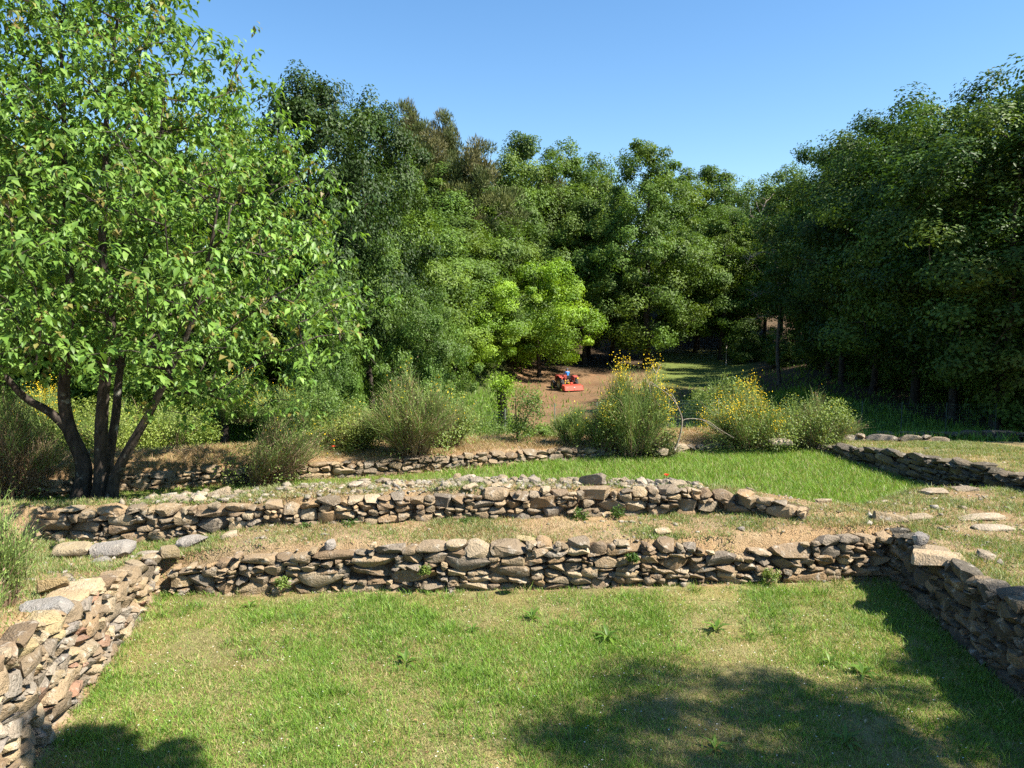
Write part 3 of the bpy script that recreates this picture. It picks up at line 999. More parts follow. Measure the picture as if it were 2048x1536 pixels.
SH_OAK = [(0, .45), (.15, .85), (.4, 1.0), (.65, .95), (.85, .72), (1, .38)]
SH_TALL = [(0, .5), (.2, .9), (.45, 1.0), (.7, .82), (.88, .55), (1, .28)]
SH_WOOD = [(0, .55), (.2, .8), (.5, 1.0), (.8, .8), (1, .35)]
SH_LOW = [(0, .7), (.25, 1.0), (.6, .95), (.85, .65), (1, .35)]
OAKP = [(.080, .140, .020), (.095, .160, .023), (.068, .122, .019), (.118, .180, .027), (.088, .142, .025)]
DARKP = [(.036, .070, .015), (.044, .083, .018), (.032, .060, .014), (.054, .094, .02)]
MIDP = [(.106, .178, .025), (.09, .160, .023), (.126, .194, .029), (.084, .147, .024)]
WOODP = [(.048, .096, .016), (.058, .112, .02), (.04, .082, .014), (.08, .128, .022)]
MAPLEP = [(.18, .31, .024), (.22, .36, .03), (.145, .255, .022), (.26, .40, .04)]
VAR = {}
VAR['oak_a'] = broadleaf(1, 13, 4.2, 2.2, 95, 38000, .22, OAKP, SH_OAK, M_OAK, 1.35)
VAR['oak_b'] = broadleaf(2, 14, 4.0, 2.6, 95, 38000, .22, MIDP, SH_TALL, M_OAK, 1.3)
VAR['oak_c'] = broadleaf(3, 12, 4.4, 2.0, 95, 38000, .22, OAKP + MIDP, SH_LOW, M_OAK, 1.35)
VAR['holm'] = broadleaf(4, 14, 4.2, 3.0, 100, 38000, .20, DARKP, SH_OAK, M_OAK, 1.35, bark=M_BARK)
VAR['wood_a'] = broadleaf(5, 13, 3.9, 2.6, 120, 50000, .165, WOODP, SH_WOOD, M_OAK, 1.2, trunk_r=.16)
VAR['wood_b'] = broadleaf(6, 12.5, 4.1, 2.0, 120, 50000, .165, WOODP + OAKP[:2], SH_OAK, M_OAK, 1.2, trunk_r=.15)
VAR['big'] = broadleaf(8, 20, 6.0, 2.2, 190, 58000, .25, OAKP + MIDP[:2], SH_TALL, M_OAK, 1.5, trunk_r=.34, mind=.08)
VAR['maple'] = broadleaf(9, 9.5, 4.4, 1.5, 120, 42000, .18, MAPLEP, SH_LOW, M_LEAF, 1.05, trunk_r=.16, flat=.7)
VAR['cherry_far'] = broadleaf(10, 9.5, 4.2, 1.0, 130, 44000, .16, [(.10, .18, .03), (.12, .20, .036), (.085, .155, .028)], SH_LOW, M_LEAF, .95, droop=.35, trunk_r=.14)
VAR['under'] = broadleaf(12, 4.5, 2.3, .3, 80, 14000, .17, OAKP, SH_LOW, M_OAK, .75, trunk_r=.06)

def pine_var(seed):
    rng = np.random.default_rng(seed)
    pts = envelope_points(120, [(0, .7), (.3, 1.0), (.6, .7), (.85, .4), (1, .16)], rng, .09)
    H, r, z0 = 14.0, 4.2, 3.5
    az = np.arctan2(pts[:, 1], pts[:, 0])
    lob = 1 + .25 * np.sin(az * 2 + seed) + .2 * np.sin(pts[:, 2] * 8 + az)
    c = np.stack([pts[:, 0] * r * lob, pts[:, 1] * r * lob, z0 + pts[:, 2] * (H - z0)], 1)
    tr = [np.array([.05 * z, .1 * math.sin(z), z]) for z in np.linspace(0, H * .9, 7)]
    trunks = [(tr, .22, .04)]
    P, par, rad = skeleton(trunks, c, rng, .8, .02, up=.05)
    wood = skel_mesh('trunk', trunks, P, par, rad, M_BARKG)
    k = len(c); per = 240
    idx = np.repeat(np.arange(k), per); n = len(idx)
    off = norm(rng.normal(0, 1, (n, 3))) * (rng.random(n) ** .5 * .85)[:, None] * np.array([1, 1, .6])
    P0 = c[idx] + off
    A = norm(off * .9 + np.array([0, 0, .75]) + rng.normal(0, .35, (n, 3)))
    N = norm(rng.normal(0, 1, (n, 3)))
    pal = np.array([(.088, .110, .030), (.11, .122, .034), (.072, .092, .026), (.13, .122, .045)])
    C = pal[rng.integers(0, 4, k)][idx] * (.7 + .6 * rng.random((n, 1)))
    V, F, CC = leaves_np(P0, A, N, .34 * (.7 + .6 * rng.random(n)), .075, C, .1)
    return wood, mesh_np('crown', V, F, CC, M_NEEDLE)
VAR['pine'] = pine_var(14)

def tree(name, var, x, y, h0, height, width, label, group=None, rz=0.0, cat='tree', z=None):
    """place a tree of a kind: h0 = height of the variant, width = horizontal scale"""
    s = height / h0
    t = thing(name, label, cat, (x, y, (gz(x, y) if z is None else z) - .08), rz, group)
    t.scale = (width, width, s)
    w, c = VAR[var]
    put('trunk', w, t)
    put('crown', c, t)
    return t
def tree_px(name, var, h0, px, top, d, wpx, r0, label, group=None, rz=0.0):
    """tree whose crown top shows at photo point (px, top) from distance d, crown width wpx photo pixels"""
    p = pixd(px, top, d)
    g = gz(p.x, d)
    h = max(3.0, p.z - g - .8)
    return tree(name, var, p.x, d, h0, h, max(.35, wpx / FPX * d / 2 / (r0 * 1.15)), label, group, rz)
H0 = {'oak_a': (13, 4.2), 'oak_b': (14, 4.0), 'oak_c': (12, 4.4), 'holm': (14, 4.2), 'wood_a': (13, 3.9), 'wood_b': (12.5, 4.1), 'big': (20, 6.0), 'maple': (9.5, 4.4),
      'cherry_far': (9.5, 4.2), 'under': (4.5, 2.3), 'pine': (14, 4.2)}
def T(name, var, px, top, d, wpx, label, group=None, rz=0.0):
    return tree_px(name, var, H0[var][0], px, top, d, wpx, H0[var][1], label, group, rz)
T('holm_oak', 'holm', 622, 150, 34, 340, 'tall dark evergreen oak rising behind the crown of the cherry tree', None, .4)
T('holm_oak', 'holm', 735, 200, 38, 280, 'dark evergreen oak just right of the tallest evergreen oak', None, 2.1)
T('oak_tree', 'oak_b', 800, 330, 44, 230, 'mid green tree between the dark evergreen oaks and the brown pines', None, 1.1)
T('pine_tree', 'pine', 815, 183, 74, 150, 'brownish pine with the highest top on the ridge', None, .3)
T('pine_tree', 'pine', 890, 205, 72, 150, 'second brownish pine, just right of the highest one', None, 1.9)
T('pine_tree', 'pine', 955, 262, 66, 220, 'broad brownish pine right of the two tall pines', None, 3.3)
T('pine_tree', 'pine', 850, 245, 68, 220, 'brownish pine with bare lower boughs below the two tall pines', None, 4.6)
T('pine_tree', 'pine', 1100, 325, 80, 130, 'small brownish pine among green crowns near the middle of the ridge', None, 5.2)
for i, (px, top, d, w, v, lab) in enumerate([
        (1045, 278, 78, 130, 'oak_a', 'rounded oak on the ridge just right of the brown pines'),
        (1120, 300, 84, 120, 'oak_b', 'ridge oak between the rounded oak and the tall central oak'),
        (1185, 293, 88, 110, 'oak_c', 'light green ridge oak just left of the tall central oak'),
        (1350, 335, 92, 120, 'oak_b', 'ridge oak just right of the tall central oak'),
        (1430, 338, 96, 120, 'oak_a', 'ridge oak under the lowest part of the skyline'),
        (1500, 345, 92, 120, 'oak_c', 'ridge oak left of the dead tree at the dip of the skyline'),
        (1570, 345, 86, 120, 'oak_b', 'ridge oak behind the dead tree where the right wood begins')]):
    T('oak_tree', v, px, top, d, w * 1.7, lab, 'oaks along the ridge', i * 1.3)
mids = [(700, 330, 47, 'oak_a'), (880, 380, 62, 'oak_c'), (960, 370, 72, 'oak_b'), (1040, 360, 80, 'oak_a'), (1110, 370, 84, 'oak_c'), (640, 420, 42, 'oak_b'), (770, 440, 44, 'oak_c'),
        (860, 470, 57, 'oak_b'), (950, 450, 68, 'oak_a'), (1060, 440, 76, 'oak_c'), (1140, 430, 82, 'oak_b'), (1170, 400, 74, 'oak_a'), (1400, 400, 84, 'oak_c'), (1450, 420, 78, 'oak_b'), (900, 340, 66, 'oak_b'),
        (1000, 320, 76, 'oak_c'), (1180, 350, 80, 'oak_b'), (560, 380, 46, 'oak_c'), (835, 400, 53, 'oak_b'), (905, 430, 60, 'oak_a'), (985, 415, 67, 'oak_c'), (1010, 590, 70, 'oak_c'), (930, 520, 62, 'oak_a')]
SLOPE = ['oak on the slope below the foot of the second dark evergreen oak', 'low crowned tree on the slope straight below the highest pine', 'tall mid green tree on the slope straight below the broad pine',
         'oak on the slope straight below the rounded ridge oak', 'tree on the slope below the small pine of the ridge', 'tree on the slope hidden behind the right rim of the cherry crown',
         'broad tree on the slope just above the darker drooping leafed tree', 'mid green tree on the slope above the drooping leafed tree before the maples', 'oak on the slope directly above the left lime maple',
         'broad tree on the slope directly above the gap between the two lime maples', 'mid green tree on the slope directly above the right lime maple', 'oak on the slope touching the left side of the tall central oak',
         'tree on the slope touching the right side of the tall central oak', 'mid green tree right of the central oak, above the paling fence', 'mid green tree squeezed between the two tall pines and the lower slope',
         'tree on the upper slope between the broad pine and the rounded ridge oak', 'mid green tree high on the slope behind the left shoulder of the central oak', 'tree on the slope seen between the cherry crown and the tallest evergreen oak',
         'mid green tree on the slope in front of the brown lower boughs of the pines', 'oak on the slope between the pines and the left lime maple', 'broad tree on the slope below the broad pine, above the lime maples',
         'low dark tree behind the gap between the two lime maples', 'oak standing close behind the left lime maple']
for i, (px, top, d, v) in enumerate(mids):
    T('oak_tree', v, px, top, d, 300 * 50 / d, SLOPE[i], 'trees on the wooded slope', i * 1.7)
for i, (px, top, d, v) in enumerate([(1480, 400, 86, 'wood_a'), (1540, 390, 90, 'oak_a'), (1600, 380, 88, 'wood_b'), (1655, 360, 82, 'oak_a'), (1420, 440, 94, 'wood_b'), (1340, 430, 96, 'oak_b')]):
    T('oak_tree', v, px, top, d, 150, 'one of the oaks closing the far end of the clearing', 'oaks at the far end of the clearing', i * 2.1)
lefts = [(-150, 140, 40, 'oak_a'), (40, 190, 42, 'oak_b'), (190, 215, 44, 'oak_c'), (330, 230, 46, 'oak_a'), (450, 215, 44, 'oak_b'), (530, 250, 42, 'oak_c'), (-60, 330, 33, 'oak_c'), (120, 400, 35, 'oak_a'), (290, 420, 34, 'oak_b'), (430, 430, 35, 'oak_c'), (-260, 300, 36, 'oak_b')]
for i, (px, top, d, v) in enumerate(lefts):
    T('oak_tree', v, px, top, d, 330 * 38 / d, 'one of the green trees seen through the crown of the cherry tree', 'trees behind the cherry tree', i * 2.3)
T('oak_tree', 'big', 1300, 285, 73, 285, 'tall central oak reaching above the skyline behind the tractor', None, .9)
T('oak_tree', 'oak_c', 1395, 470, 82, 190, 'spreading tree with low boughs just right of the tall central oak', None, 2.9)
T('oak_tree', 'oak_a', 1225, 500, 76, 190, 'ivy clad tree with a dark trunk behind the tractor', None, 4.4)
T('maple_tree', 'maple', 1078, 503, 66, 240, 'bright lime green maple overhanging the tractor', None, .5)
T('maple_tree', 'maple', 955, 528, 60, 240, 'bright lime green maple to the left of the one over the tractor', None, 2.6)
T('cherry_tree', 'cherry_far', 760, 470, 34, 270, 'darker drooping leafed tree beside the crown of the big cherry tree', None, .2)
T('cherry_tree', 'cherry_far', 858, 560, 33, 190, 'drooping leafed tree in front of the bright maples', None, 1.9)
T('cherry_tree', 'cherry_far', 640, 520, 30, 200, 'drooping leafed tree partly hidden by the big cherry tree', None, 3.1)
# the dark wood at the right
rr = random.Random(4)
wood_front = [(15.6, 24.5), (16.6, 28.6), (17.4, 33.2), (17.9, 38.0), (18.6, 43.2), (20.0, 48.6), (24.5, 54.0), (27.5, 60.0), (29, 67), (30, 75)]
ords = ['nearest', 'second', 'third', 'fourth', 'fifth', 'sixth', 'seventh', 'eighth', 'ninth', 'tenth']
for i, (x, y) in enumerate(wood_front):
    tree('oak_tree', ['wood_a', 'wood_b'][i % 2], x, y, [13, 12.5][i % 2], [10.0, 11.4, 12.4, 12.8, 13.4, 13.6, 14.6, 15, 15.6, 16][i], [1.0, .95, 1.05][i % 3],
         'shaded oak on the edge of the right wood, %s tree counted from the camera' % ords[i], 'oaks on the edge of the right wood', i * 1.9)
for i in range(46):
    row = 1 + i // 12
    x = 16.5 + row * 4.1 + rr.uniform(-1.2, 1.2) + (i % 12) * .62
    y = 21 + (i % 12) * 5.1 + rr.uniform(-1.4, 1.4)
    if y > 51: x += 8
    tree('oak_tree', ['wood_a', 'wood_b', 'oak_a'][i % 3], x, y, [13, 12.5, 13][i % 3], rr.uniform(9.8, 13.0) + max(0, y - 40) * .06, rr.uniform(.95, 1.2),
         'one of the oaks standing deep in the dark right wood', 'oaks inside the right wood', i * 1.3)
for i, (px, d) in enumerate(((2010, 27), (1880, 33), (1760, 40), (1690, 47), (1620, 56), (1545, 64), (1470, 74), (1955, 30), (1830, 44), (2060, 24))):
    x = (px - 1024) / FPX * d + 1.5
    tree('understory_bush', 'under', x, d + 1.0, 4.5, rr.uniform(3.2, 5.0), rr.uniform(.8, 1.15), 'one of the leafy bushes in the shade under the right wood', 'understory of the right wood', i * 2.0, 'bush')
# trees standing beside and behind the photographer, whose shadows fall on the lawn
tree('oak_tree', 'wood_b', 9.5, 3.5, 12.5, 9.9, .44, 'oak beside the viewer whose shadow falls on the right of the lawn', None, 1.0)
VAR['slim'] = broadleaf(31, 9.2, .26, 6.9, 7, 1500, .15, WOODP, SH_OAK, M_OAK, .42, trunk_r=.06)
tree('oak_tree', 'slim', 3.25, 3.7, 9.2, 9.2, 1.0, 'slim oak beside the viewer whose shadow touches the bottom left corner', None, 2.0)

# ------------------------------------------------------------------ the big cherry tree
def cherry():
    rng = np.random.default_rng(42)
    bx, by = pixz(192, 1000, .28)
    B = Vector((bx, by, gz(bx, by) - .1))
    t = thing('cherry_tree', 'big leafy cherry tree with several dark stems standing before the low broken wall', 'tree', B)
    def L(px, py, d): return np.array(pixd(px, py, d) - B)
    d0 = by
    stems = [
        ([(160, 1002, 0), (168, 930, .05), (140, 860, .1), (128, 790, .1), (135, 700, .1), (140, 560, .1), (130, 400, 0), (128, 230, 0), (120, 60, 0)], .165, .03),
        ([(200, 1004, -.1), (203, 940, -.1), (203, 850, -.15), (210, 760, -.2), (222, 640, -.3), (205, 500, -.4), (210, 380, -.5), (215, 200, -.4), (235, 40, -.3)], .15, .03),
        ([(215, 1003, .1), (218, 920, .2), (232, 830, .3), (240, 740, .4), (262, 620, .6), (300, 480, .8), (320, 330, .9), (330, 150, 1.0)], .11, .025),
        ([(222, 1002, -.15), (232, 950, -.2), (262, 890, -.3), (302, 820, -.4), (340, 740, -.6), (385, 640, -.8), (420, 500, -1.0), (440, 380, -1.1)], .115, .02),
        ([(140, 862, .1), (100, 825, .0), (50, 795, -.1), (5, 745, -.2), (-60, 660, -.3), (-120, 540, -.4)], .10, .03),
    ]
    trunks = []
    for pts, r0, r1 in stems:
        trunks.append(([L(px, py, d0 + dd) for px, py, dd in pts], r0 * .8, r1 * .8))
    # leaf sprays inside the crown, its outline following the photograph's cone
    cl = []
    zc = [1.1, 1.7, 2.6, 3.6, 4.6, 5.6, 6.8, 8.0, 9.4]
    rc = [1.6, 3.2, 4.5, 4.9, 4.7, 4.1, 3.4, 2.7, 1.4]
    cx0 = -0.1
    tries = 0
    while len(cl) < 1020 and tries < 60000:
        tries += 1
        z = rng.uniform(1.3, 9.6)
        Rz = np.interp(z, zc, rc)
        if rng.random() > Rz / 5: continue
        a = rng.random() * 2 * math.pi
        q = rng.random() ** .5
        lob = 1 + .10 * math.sin(3 * a + z) + .08 * math.sin(5 * a + 2 * z)
        p = np.array([cx0 + math.cos(a) * Rz * q * lob, math.sin(a) * Rz * q * .86 * lob, z])
        if z < 2.65 and not (1.5 < p[0] < 3.5 and abs(p[1]) < 1.4 and z > 2.9 - .6 * p[0]): continue
        if cl and np.linalg.norm(np.array(cl) - p, axis=1).min() < .33: continue
        cl.append(p)
    cl = np.array(cl)
    P, par, rad = skeleton(trunks, cl, rng, .55, .0065, .43, .3)
    put('trunk', skel_mesh('trunk', trunks, P, par, rad, M_BARK, 5), t)
    # sprays of drooping leaves
    k = len(cl)
    per = 54
    idx = np.repeat(np.arange(k), per)
    n = len(idx)
    # every spray has a twig direction; leaves hang in fans along it
    ncount = 6
    tw = norm(np.concatenate([cl[:, :2] - [cx0, 0], np.full((k, 1), .5)], 1))
    fan_c = np.repeat(cl, ncount, 0) + rng.normal(0, .27, (k * ncount, 3)) * np.array([1, 1, .5])
    fi = np.repeat(np.arange(k * ncount), per // ncount)
    n = len(fi)
    ci = fi // ncount
    out = norm(np.concatenate([fan_c[:, :2] - [cx0, 0], np.zeros((len(fan_c), 1))], 1))
    az = rng.random(n) * 2 * math.pi
    A = np.stack([np.cos(az), np.sin(az), np.zeros(n)], 1) * .8 + out[fi] * .35
    A[:, 2] = .10 - 1.1 * rng.random(n) ** .8
    A = norm(A)
    N = norm(np.array([0, 0, 1.0]) + out[fi] * .3 + rng.normal(0, .25, (n, 3)))
    P0 = fan_c[fi] + rng.normal(0, .045, (n, 3)) + np.array([0, 0, 1.0]) * (rng.random(n) * .10)[:, None]
    pal = np.array([(.115, .215, .034), (.14, .25, .042), (.09, .175, .03), (.185, .295, .06)])
    C = pal[rng.integers(0, 4, n)] * (.65 + .7 * rng.random((n, 1))) * (.8 + .4 * rng.random((len(fan_c), 1)))[fi]
    young = rng.random(len(fan_c)) < .12
    yk = young[fi] & (rng.random(n) < .5)
    C[yk] = C[yk] * .4 + np.array([.26, .15, .06]) * .6
    Ln = (.088 + .092 * rng.random(n)) * (.85 + .3 * rng.random(len(fan_c)))[fi]
    # the 300 leaves that show largest are single leaves
    W0 = P0 + np.array(B)
    vis = np.linalg.norm(W0 - np.array([0, 0, HCAM]), axis=1)
    inframe = (W0[:, 0] / W0[:, 1] > -.63) & (W0[:, 2] < HCAM + .37 * W0[:, 1])
    near = np.argsort(np.where(inframe, vis, 99))[:300]
    rest = np.ones(n, bool); rest[near] = False
    V, F, CC = leaves5_np(P0[rest], A[rest], N[rest], Ln[rest], Ln[rest] * .46, C[rest], .22)
    crown = put('crown', mesh_np('crown', V, F, CC, M_LEAF), t)
    protos = []
    for j in range(4):
        V, F, CC = leaves5_np(np.zeros((1, 3)), np.array([[1.0, 0, 0]]), np.array([[0, 0, 1.0]]), np.array([1.0]), np.array([.46]), pal[j:j + 1], .22)
        protos.append(mesh_np('leaf', V, F, CC, M_LEAF))
    for i in near:
        a = A[i]; s = norm(np.cross(a, N[i])[None])[0]; nn = np.cross(s, a)
        M = Matrix(((a[0], -s[0], nn[0], P0[i][0]), (a[1], -s[1], nn[1], P0[i][1]), (a[2], -s[2], nn[2], P0[i][2]), (0, 0, 0, 1)))
        o = put('leaf', protos[int(rng.integers(0, 4))], crown)
        o.matrix_local = M @ Matrix.Scale(float(Ln[i]), 4)
    return t
cherry()

# ------------------------------------------------------------------ broom bushes and shrubs on the bank
BROOMG = [(.16, .24, .06), (.19, .27, .07), (.13, .20, .055), (.23, .30, .09)]
BROOMB = [(.25, .165, .10), (.31, .215, .13), (.20, .135, .085), (.36, .28, .18)]
LEAFY = [(.16, .23, .05), (.20, .27, .06), (.13, .19, .04), (.24, .29, .09)]
def bush(label, x, y, w, h, seed, stems=2600, brown=.25, bloom=.0, leafy=600, fan=.55, group='broom bushes on the bank', name='broom_bush', leafpal=LEAFY, leaf=.05, tilt=(0, 0), z=None, sw=.008, leaf_lo=.0, leaf_hi=.75):
    r = np.random.default_rng(seed)
    g = (gz(x, y) if z is None else z) - .05
    t = thing(name, label, 'bush', (x, y, g), 0, group)
    k = 46
    az = r.random(k) * 2 * np.pi
    q = np.sqrt(r.random(k))
    hub = np.stack([np.cos(az) * q * w * .16, np.sin(az) * q * w * .16, np.zeros(k)], 1)
    ph = r.random() * 6.28
    lop = 1 + .28 * np.sin(az + ph) + .18 * np.sin(2 * az + 2 * ph)
    top = np.stack([np.cos(az) * q * w * .5 * lop + tilt[0], np.sin(az) * q * w * .42 * lop + tilt[1], h * (1.0 - .5 * q ** 2) * (.55 + .5 * r.random(k)) * (1 + .15 * np.sin(az * 2 + ph))], 1)
    top[:, 2] *= h / top[:, 2].max()
    if stems:
        stems = int(stems * 1.7)
        i = r.integers(0, k, stems)
        u = .05 + .80 * r.random(stems) ** .8
        bend = np.array([0, 0, 1.0]) * h * .10
        base = hub[i] * (1 - u[:, None]) + top[i] * u[:, None] + bend * np.sin(np.pi * u)[:, None] + r.normal(0, .045 * w, (stems, 3)) * np.array([1, 1, .4]) * (.3 + u[:, None])
        base[:, 2] = np.maximum(base[:, 2], .02)
        D = norm(top[i] - hub[i]) + r.normal(0, .36, (stems, 3)) + np.array([0, 0, .25])
        Ln = h * (.16 + .20 * r.random(stems))
        isb = r.random(stems) < brown * np.clip(1.7 - 1.7 * u, .05, 1.6)
        C = np.where(isb[:, None], pick_cols(stems, BROOMB, r), pick_cols(stems, BROOMG, r))
        V, F, CC = blades_np(base, D, Ln, sw, C, r, 2, .30)
        acc = Acc(); acc.add(V, F, CC)
        m = int(stems * 1.3)
        j = r.integers(0, stems, m)
        Pl = base[j] + norm(D[j]) * (Ln[j] * r.random(m))[:, None] + r.normal(0, .02, (m, 3))
        V, F, CC = leaves_np(Pl, norm(D[j] + r.normal(0, .7, (m, 3))), norm(r.normal(0, 1, (m, 3))), .035, .014, np.where(isb[j][:, None], pick_cols(m, BROOMB, r), pick_cols(m, LEAFY + BROOMG, r)))
        acc.add(V, F, CC)
        for a, b in zip(hub, top):
            v, f = tube_np(np.array([a, a * .6 + b * .4 + [0, 0, h * .05], b * .9 + a * .1]), np.array([.014, .010, .004]), 4, False)
            acc.add(v, f, BROOMB[2])
        put('stems', acc.mesh('stems', M_BROOM), t)
    if bloom:
        m = int(bloom * (2.4 if bloom > 400 else 1.4))
        i = r.integers(0, k, m)
        sel = np.argsort(-(top[:, 2] / h + .5 * r.random(k)))[:max(5, int(k * .6))]
        i = sel[r.integers(0, len(sel), m)]
        u = .86 + .30 * r.random(m)
        P = hub[i] * (1 - u[:, None]) + top[i] * u[:, None] + r.normal(0, .045 * w, (m, 3)) + np.array([0, 0, .02 * h])
        A = norm(r.normal(0, 1, (m, 3)) + np.array([0, 0, .5]))
        C = pick_cols(m, [(.78, .56, .02), (.82, .62, .04), (.68, .46, .015)], r, .15)
        V, F, CC = leaves_np(P, A, norm(r.normal(0, 1, (m, 3))), .036, .026, C)
        put('blossoms', mesh_np('blossoms', V, F, CC, M_PETAL), t)
    if leafy:
        m = int(leafy * 1.7)
        nc = 40
        a2 = r.random(nc) * 2 * np.pi
        q2 = r.random(nc) ** .5
        cz = leaf_lo + (leaf_hi - leaf_lo) * r.random(nc)
        cc = np.stack([np.cos(a2) * q2 * w * .5, np.sin(a2) * q2 * w * .4, h * cz * (1 - .35 * q2 ** 2)], 1)
        i = r.integers(0, nc, m)
        P = cc[i] + norm(r.normal(0, 1, (m, 3))) * (r.random(m) ** .5 * .17 * max(w, h))[:, None]
        P[:, 2] = np.maximum(P[:, 2], .03)
        N = norm(r.normal(0, .6, (m, 3)) + np.array([0, 0, .7]) + P * np.array([.5, .5, 0]))
        A = norm(np.cross(N, r.normal(0, 1, (m, 3))))
        ct = (.8 + .4 * r.random((nc, 1)))[i]
        V, F, CC = leaves_np(P, A, N, leaf * (.7 + .6 * r.random(m)), leaf * .6, pick_cols(m, leafpal, r) * ct)
        put('foliage', mesh_np('foliage', V, F, CC, M_LEAF), t)
    return t
def bush_px(label, px, base, top, wpx, z, seed, **kw):
    x, y = pixz(px, base, z)
    s = y / FPX
    return bush(label, x, y, wpx * s, (base - top) * s * 1.04, seed, **kw)
bush_px('dry brown broom bush behind the left end of the low broken wall', 20, 958, 728, 190, .66, 1, stems=4200, brown=.9, leafy=500)
bush_px('brownish broom bush leaning right behind the lowest cherry boughs', 525, 930, 790, 160, .66, 2, stems=3200, brown=.8, bloom=40, tilt=(.5, 0), leafy=700)
bush_px('small broom sprig with a few yellow blossoms, alone on the bank', 612, 896, 852, 80, .62, 3, stems=500, brown=.1, bloom=50, tilt=(.25, 0))
bush_px('big bushy broom with a brown middle in the centre of the bank', 825, 905, 742, 165, .62, 4, stems=5200, brown=.55, bloom=110, leafy=900, leaf_hi=.9)
bush_px('yellow green leafy bush touching the left side of the big bushy broom', 705, 898, 812, 140, .62, 5, stems=900, brown=.5, bloom=60, leafy=4200, leafpal=[(.20, .24, .05), (.16, .21, .04), (.24, .27, .07)], leaf_hi=1.0)
bush_px('leafy bush with yellow flecks behind the right side of the big bushy broom', 895, 893, 765, 110, .60, 6, stems=1300, brown=.3, bloom=120, leafy=1600, leaf_hi=.9)
bush_px('small green broom bush standing right of the leafy sapling', 1142, 887, 806, 84, .58, 7, stems=2100, brown=.15, bloom=30, leafy=300)
bush_px('tall broom with bright yellow tops beside the arching bare branches', 1265, 890, 716, 170, .56, 8, stems=3900, brown=.22, bloom=650, leafy=1500, leaf_hi=.8)
bush_px('shorter broom with yellow flecks at the left foot of the tall yellow broom', 1205, 889, 775, 90, .56, 9, stems=1900, brown=.25, bloom=180, leafy=400)
bush_px('low dark leafy clump at the foot of the arching bare branches', 1325, 893, 830, 72, .54, 10, stems=500, brown=.7, leafy=1500, leafpal=[(.07, .10, .03), (.09, .12, .04), (.12, .13, .05)], leaf_hi=1.0)
bush_px('dense bush crowned with many yellow blossoms near the dark wall', 1500, 884, 752, 185, .48, 11, stems=3000, brown=.3, bloom=900, leafy=3400, leaf_hi=.75)
bush_px('rounded green and brown bush right of the yellow crowned one', 1622, 884, 772, 140, .45, 12, stems=2600, brown=.5, bloom=40, leafy=3200, leaf_hi=1.0)
def bush_d(label, px, top, d, w, h, seed, **kw):
    p = pixd(px, top, d)
    return bush(label, p.x, d, w, h, seed, z=p.z - h, **kw)
bush_d('green bush behind the yellow crowned bush, at the edge of the shade', 1448, 752, 23, 2.0, 1.5, 13, stems=900, brown=.1, leafy=3800, leaf=.07, leaf_hi=1.0)
bush('rush like broom overhanging the left edge of the picture on the pale wall', -4.75, 6.9, .75, 1.15, 14, stems=1300, brown=.25, leafy=0, sw=.006)
bush('second rush like broom at the left edge, nearer and drier than the other', -4.35, 6.05, .55, .65, 24, stems=600, brown=.5, leafy=0, sw=.005)
bush_d('bright yellow broom seen through the left stems of the cherry tree', 85, 772, 21, 1.6, 1.6, 15, stems=1500, brown=.1, bloom=520, leafy=900, sw=.014)
bush_d('pale broom with yellow tips in the meadow behind the cherry boughs', 478, 742, 26, 2.2, 1.7, 16, stems=2400, brown=.05, bloom=300, sw=.016, leafy=600)
bush_d('small yellow tipped broom in the meadow right of the pale broom', 560, 770, 25, 1.7, 1.4, 17, stems=1600, brown=.1, bloom=300, sw=.016, leafy=600)
bush_d('yellow green leafy bush in the light behind the cherry stems', 225, 790, 20, 2.4, 1.5, 18, stems=900, brown=.1, bloom=40, leafy=5200, leaf=.06, leafpal=[(.24, .30, .05), (.20, .27, .045), (.28, .33, .08)], leaf_hi=1.0)
bush_d('yellow green leafy bush between the cherry stems and the green netting', 345, 800, 21, 2.0, 1.3, 19, stems=700, brown=.1, leafy=4200, leaf=.06, leafpal=[(.24, .30, .05), (.20, .27, .045), (.17, .24, .05)], leaf_hi=1.0)
bush_d('low green bush in front of the netting below the lime maple', 960, 842, 19.2, 1.9, .8, 20, stems=400, brown=.3, leafy=3600, leaf=.05, leafpal=[(.09, .15, .03), (.12, .18, .04), (.15, .20, .05)], leaf_hi=1.0)
bush_d('dark green bush in the shade left of the big bushy broom', 640, 775, 24, 2.6, 1.7, 23, stems=700, brown=.1, leafy=4600, leaf=.07, leafpal=[(.10, .17, .035), (.13, .2, .04)], leaf_hi=1.0)
bush_d('low bright green bush between the small broom and the sapling', 1085, 848, 18.6, .8, .45, 25, stems=200, brown=.1, leafy=1500, leaf=.05, leafpal=[(.17, .26, .05), (.13, .21, .04)], leaf_hi=1.0)
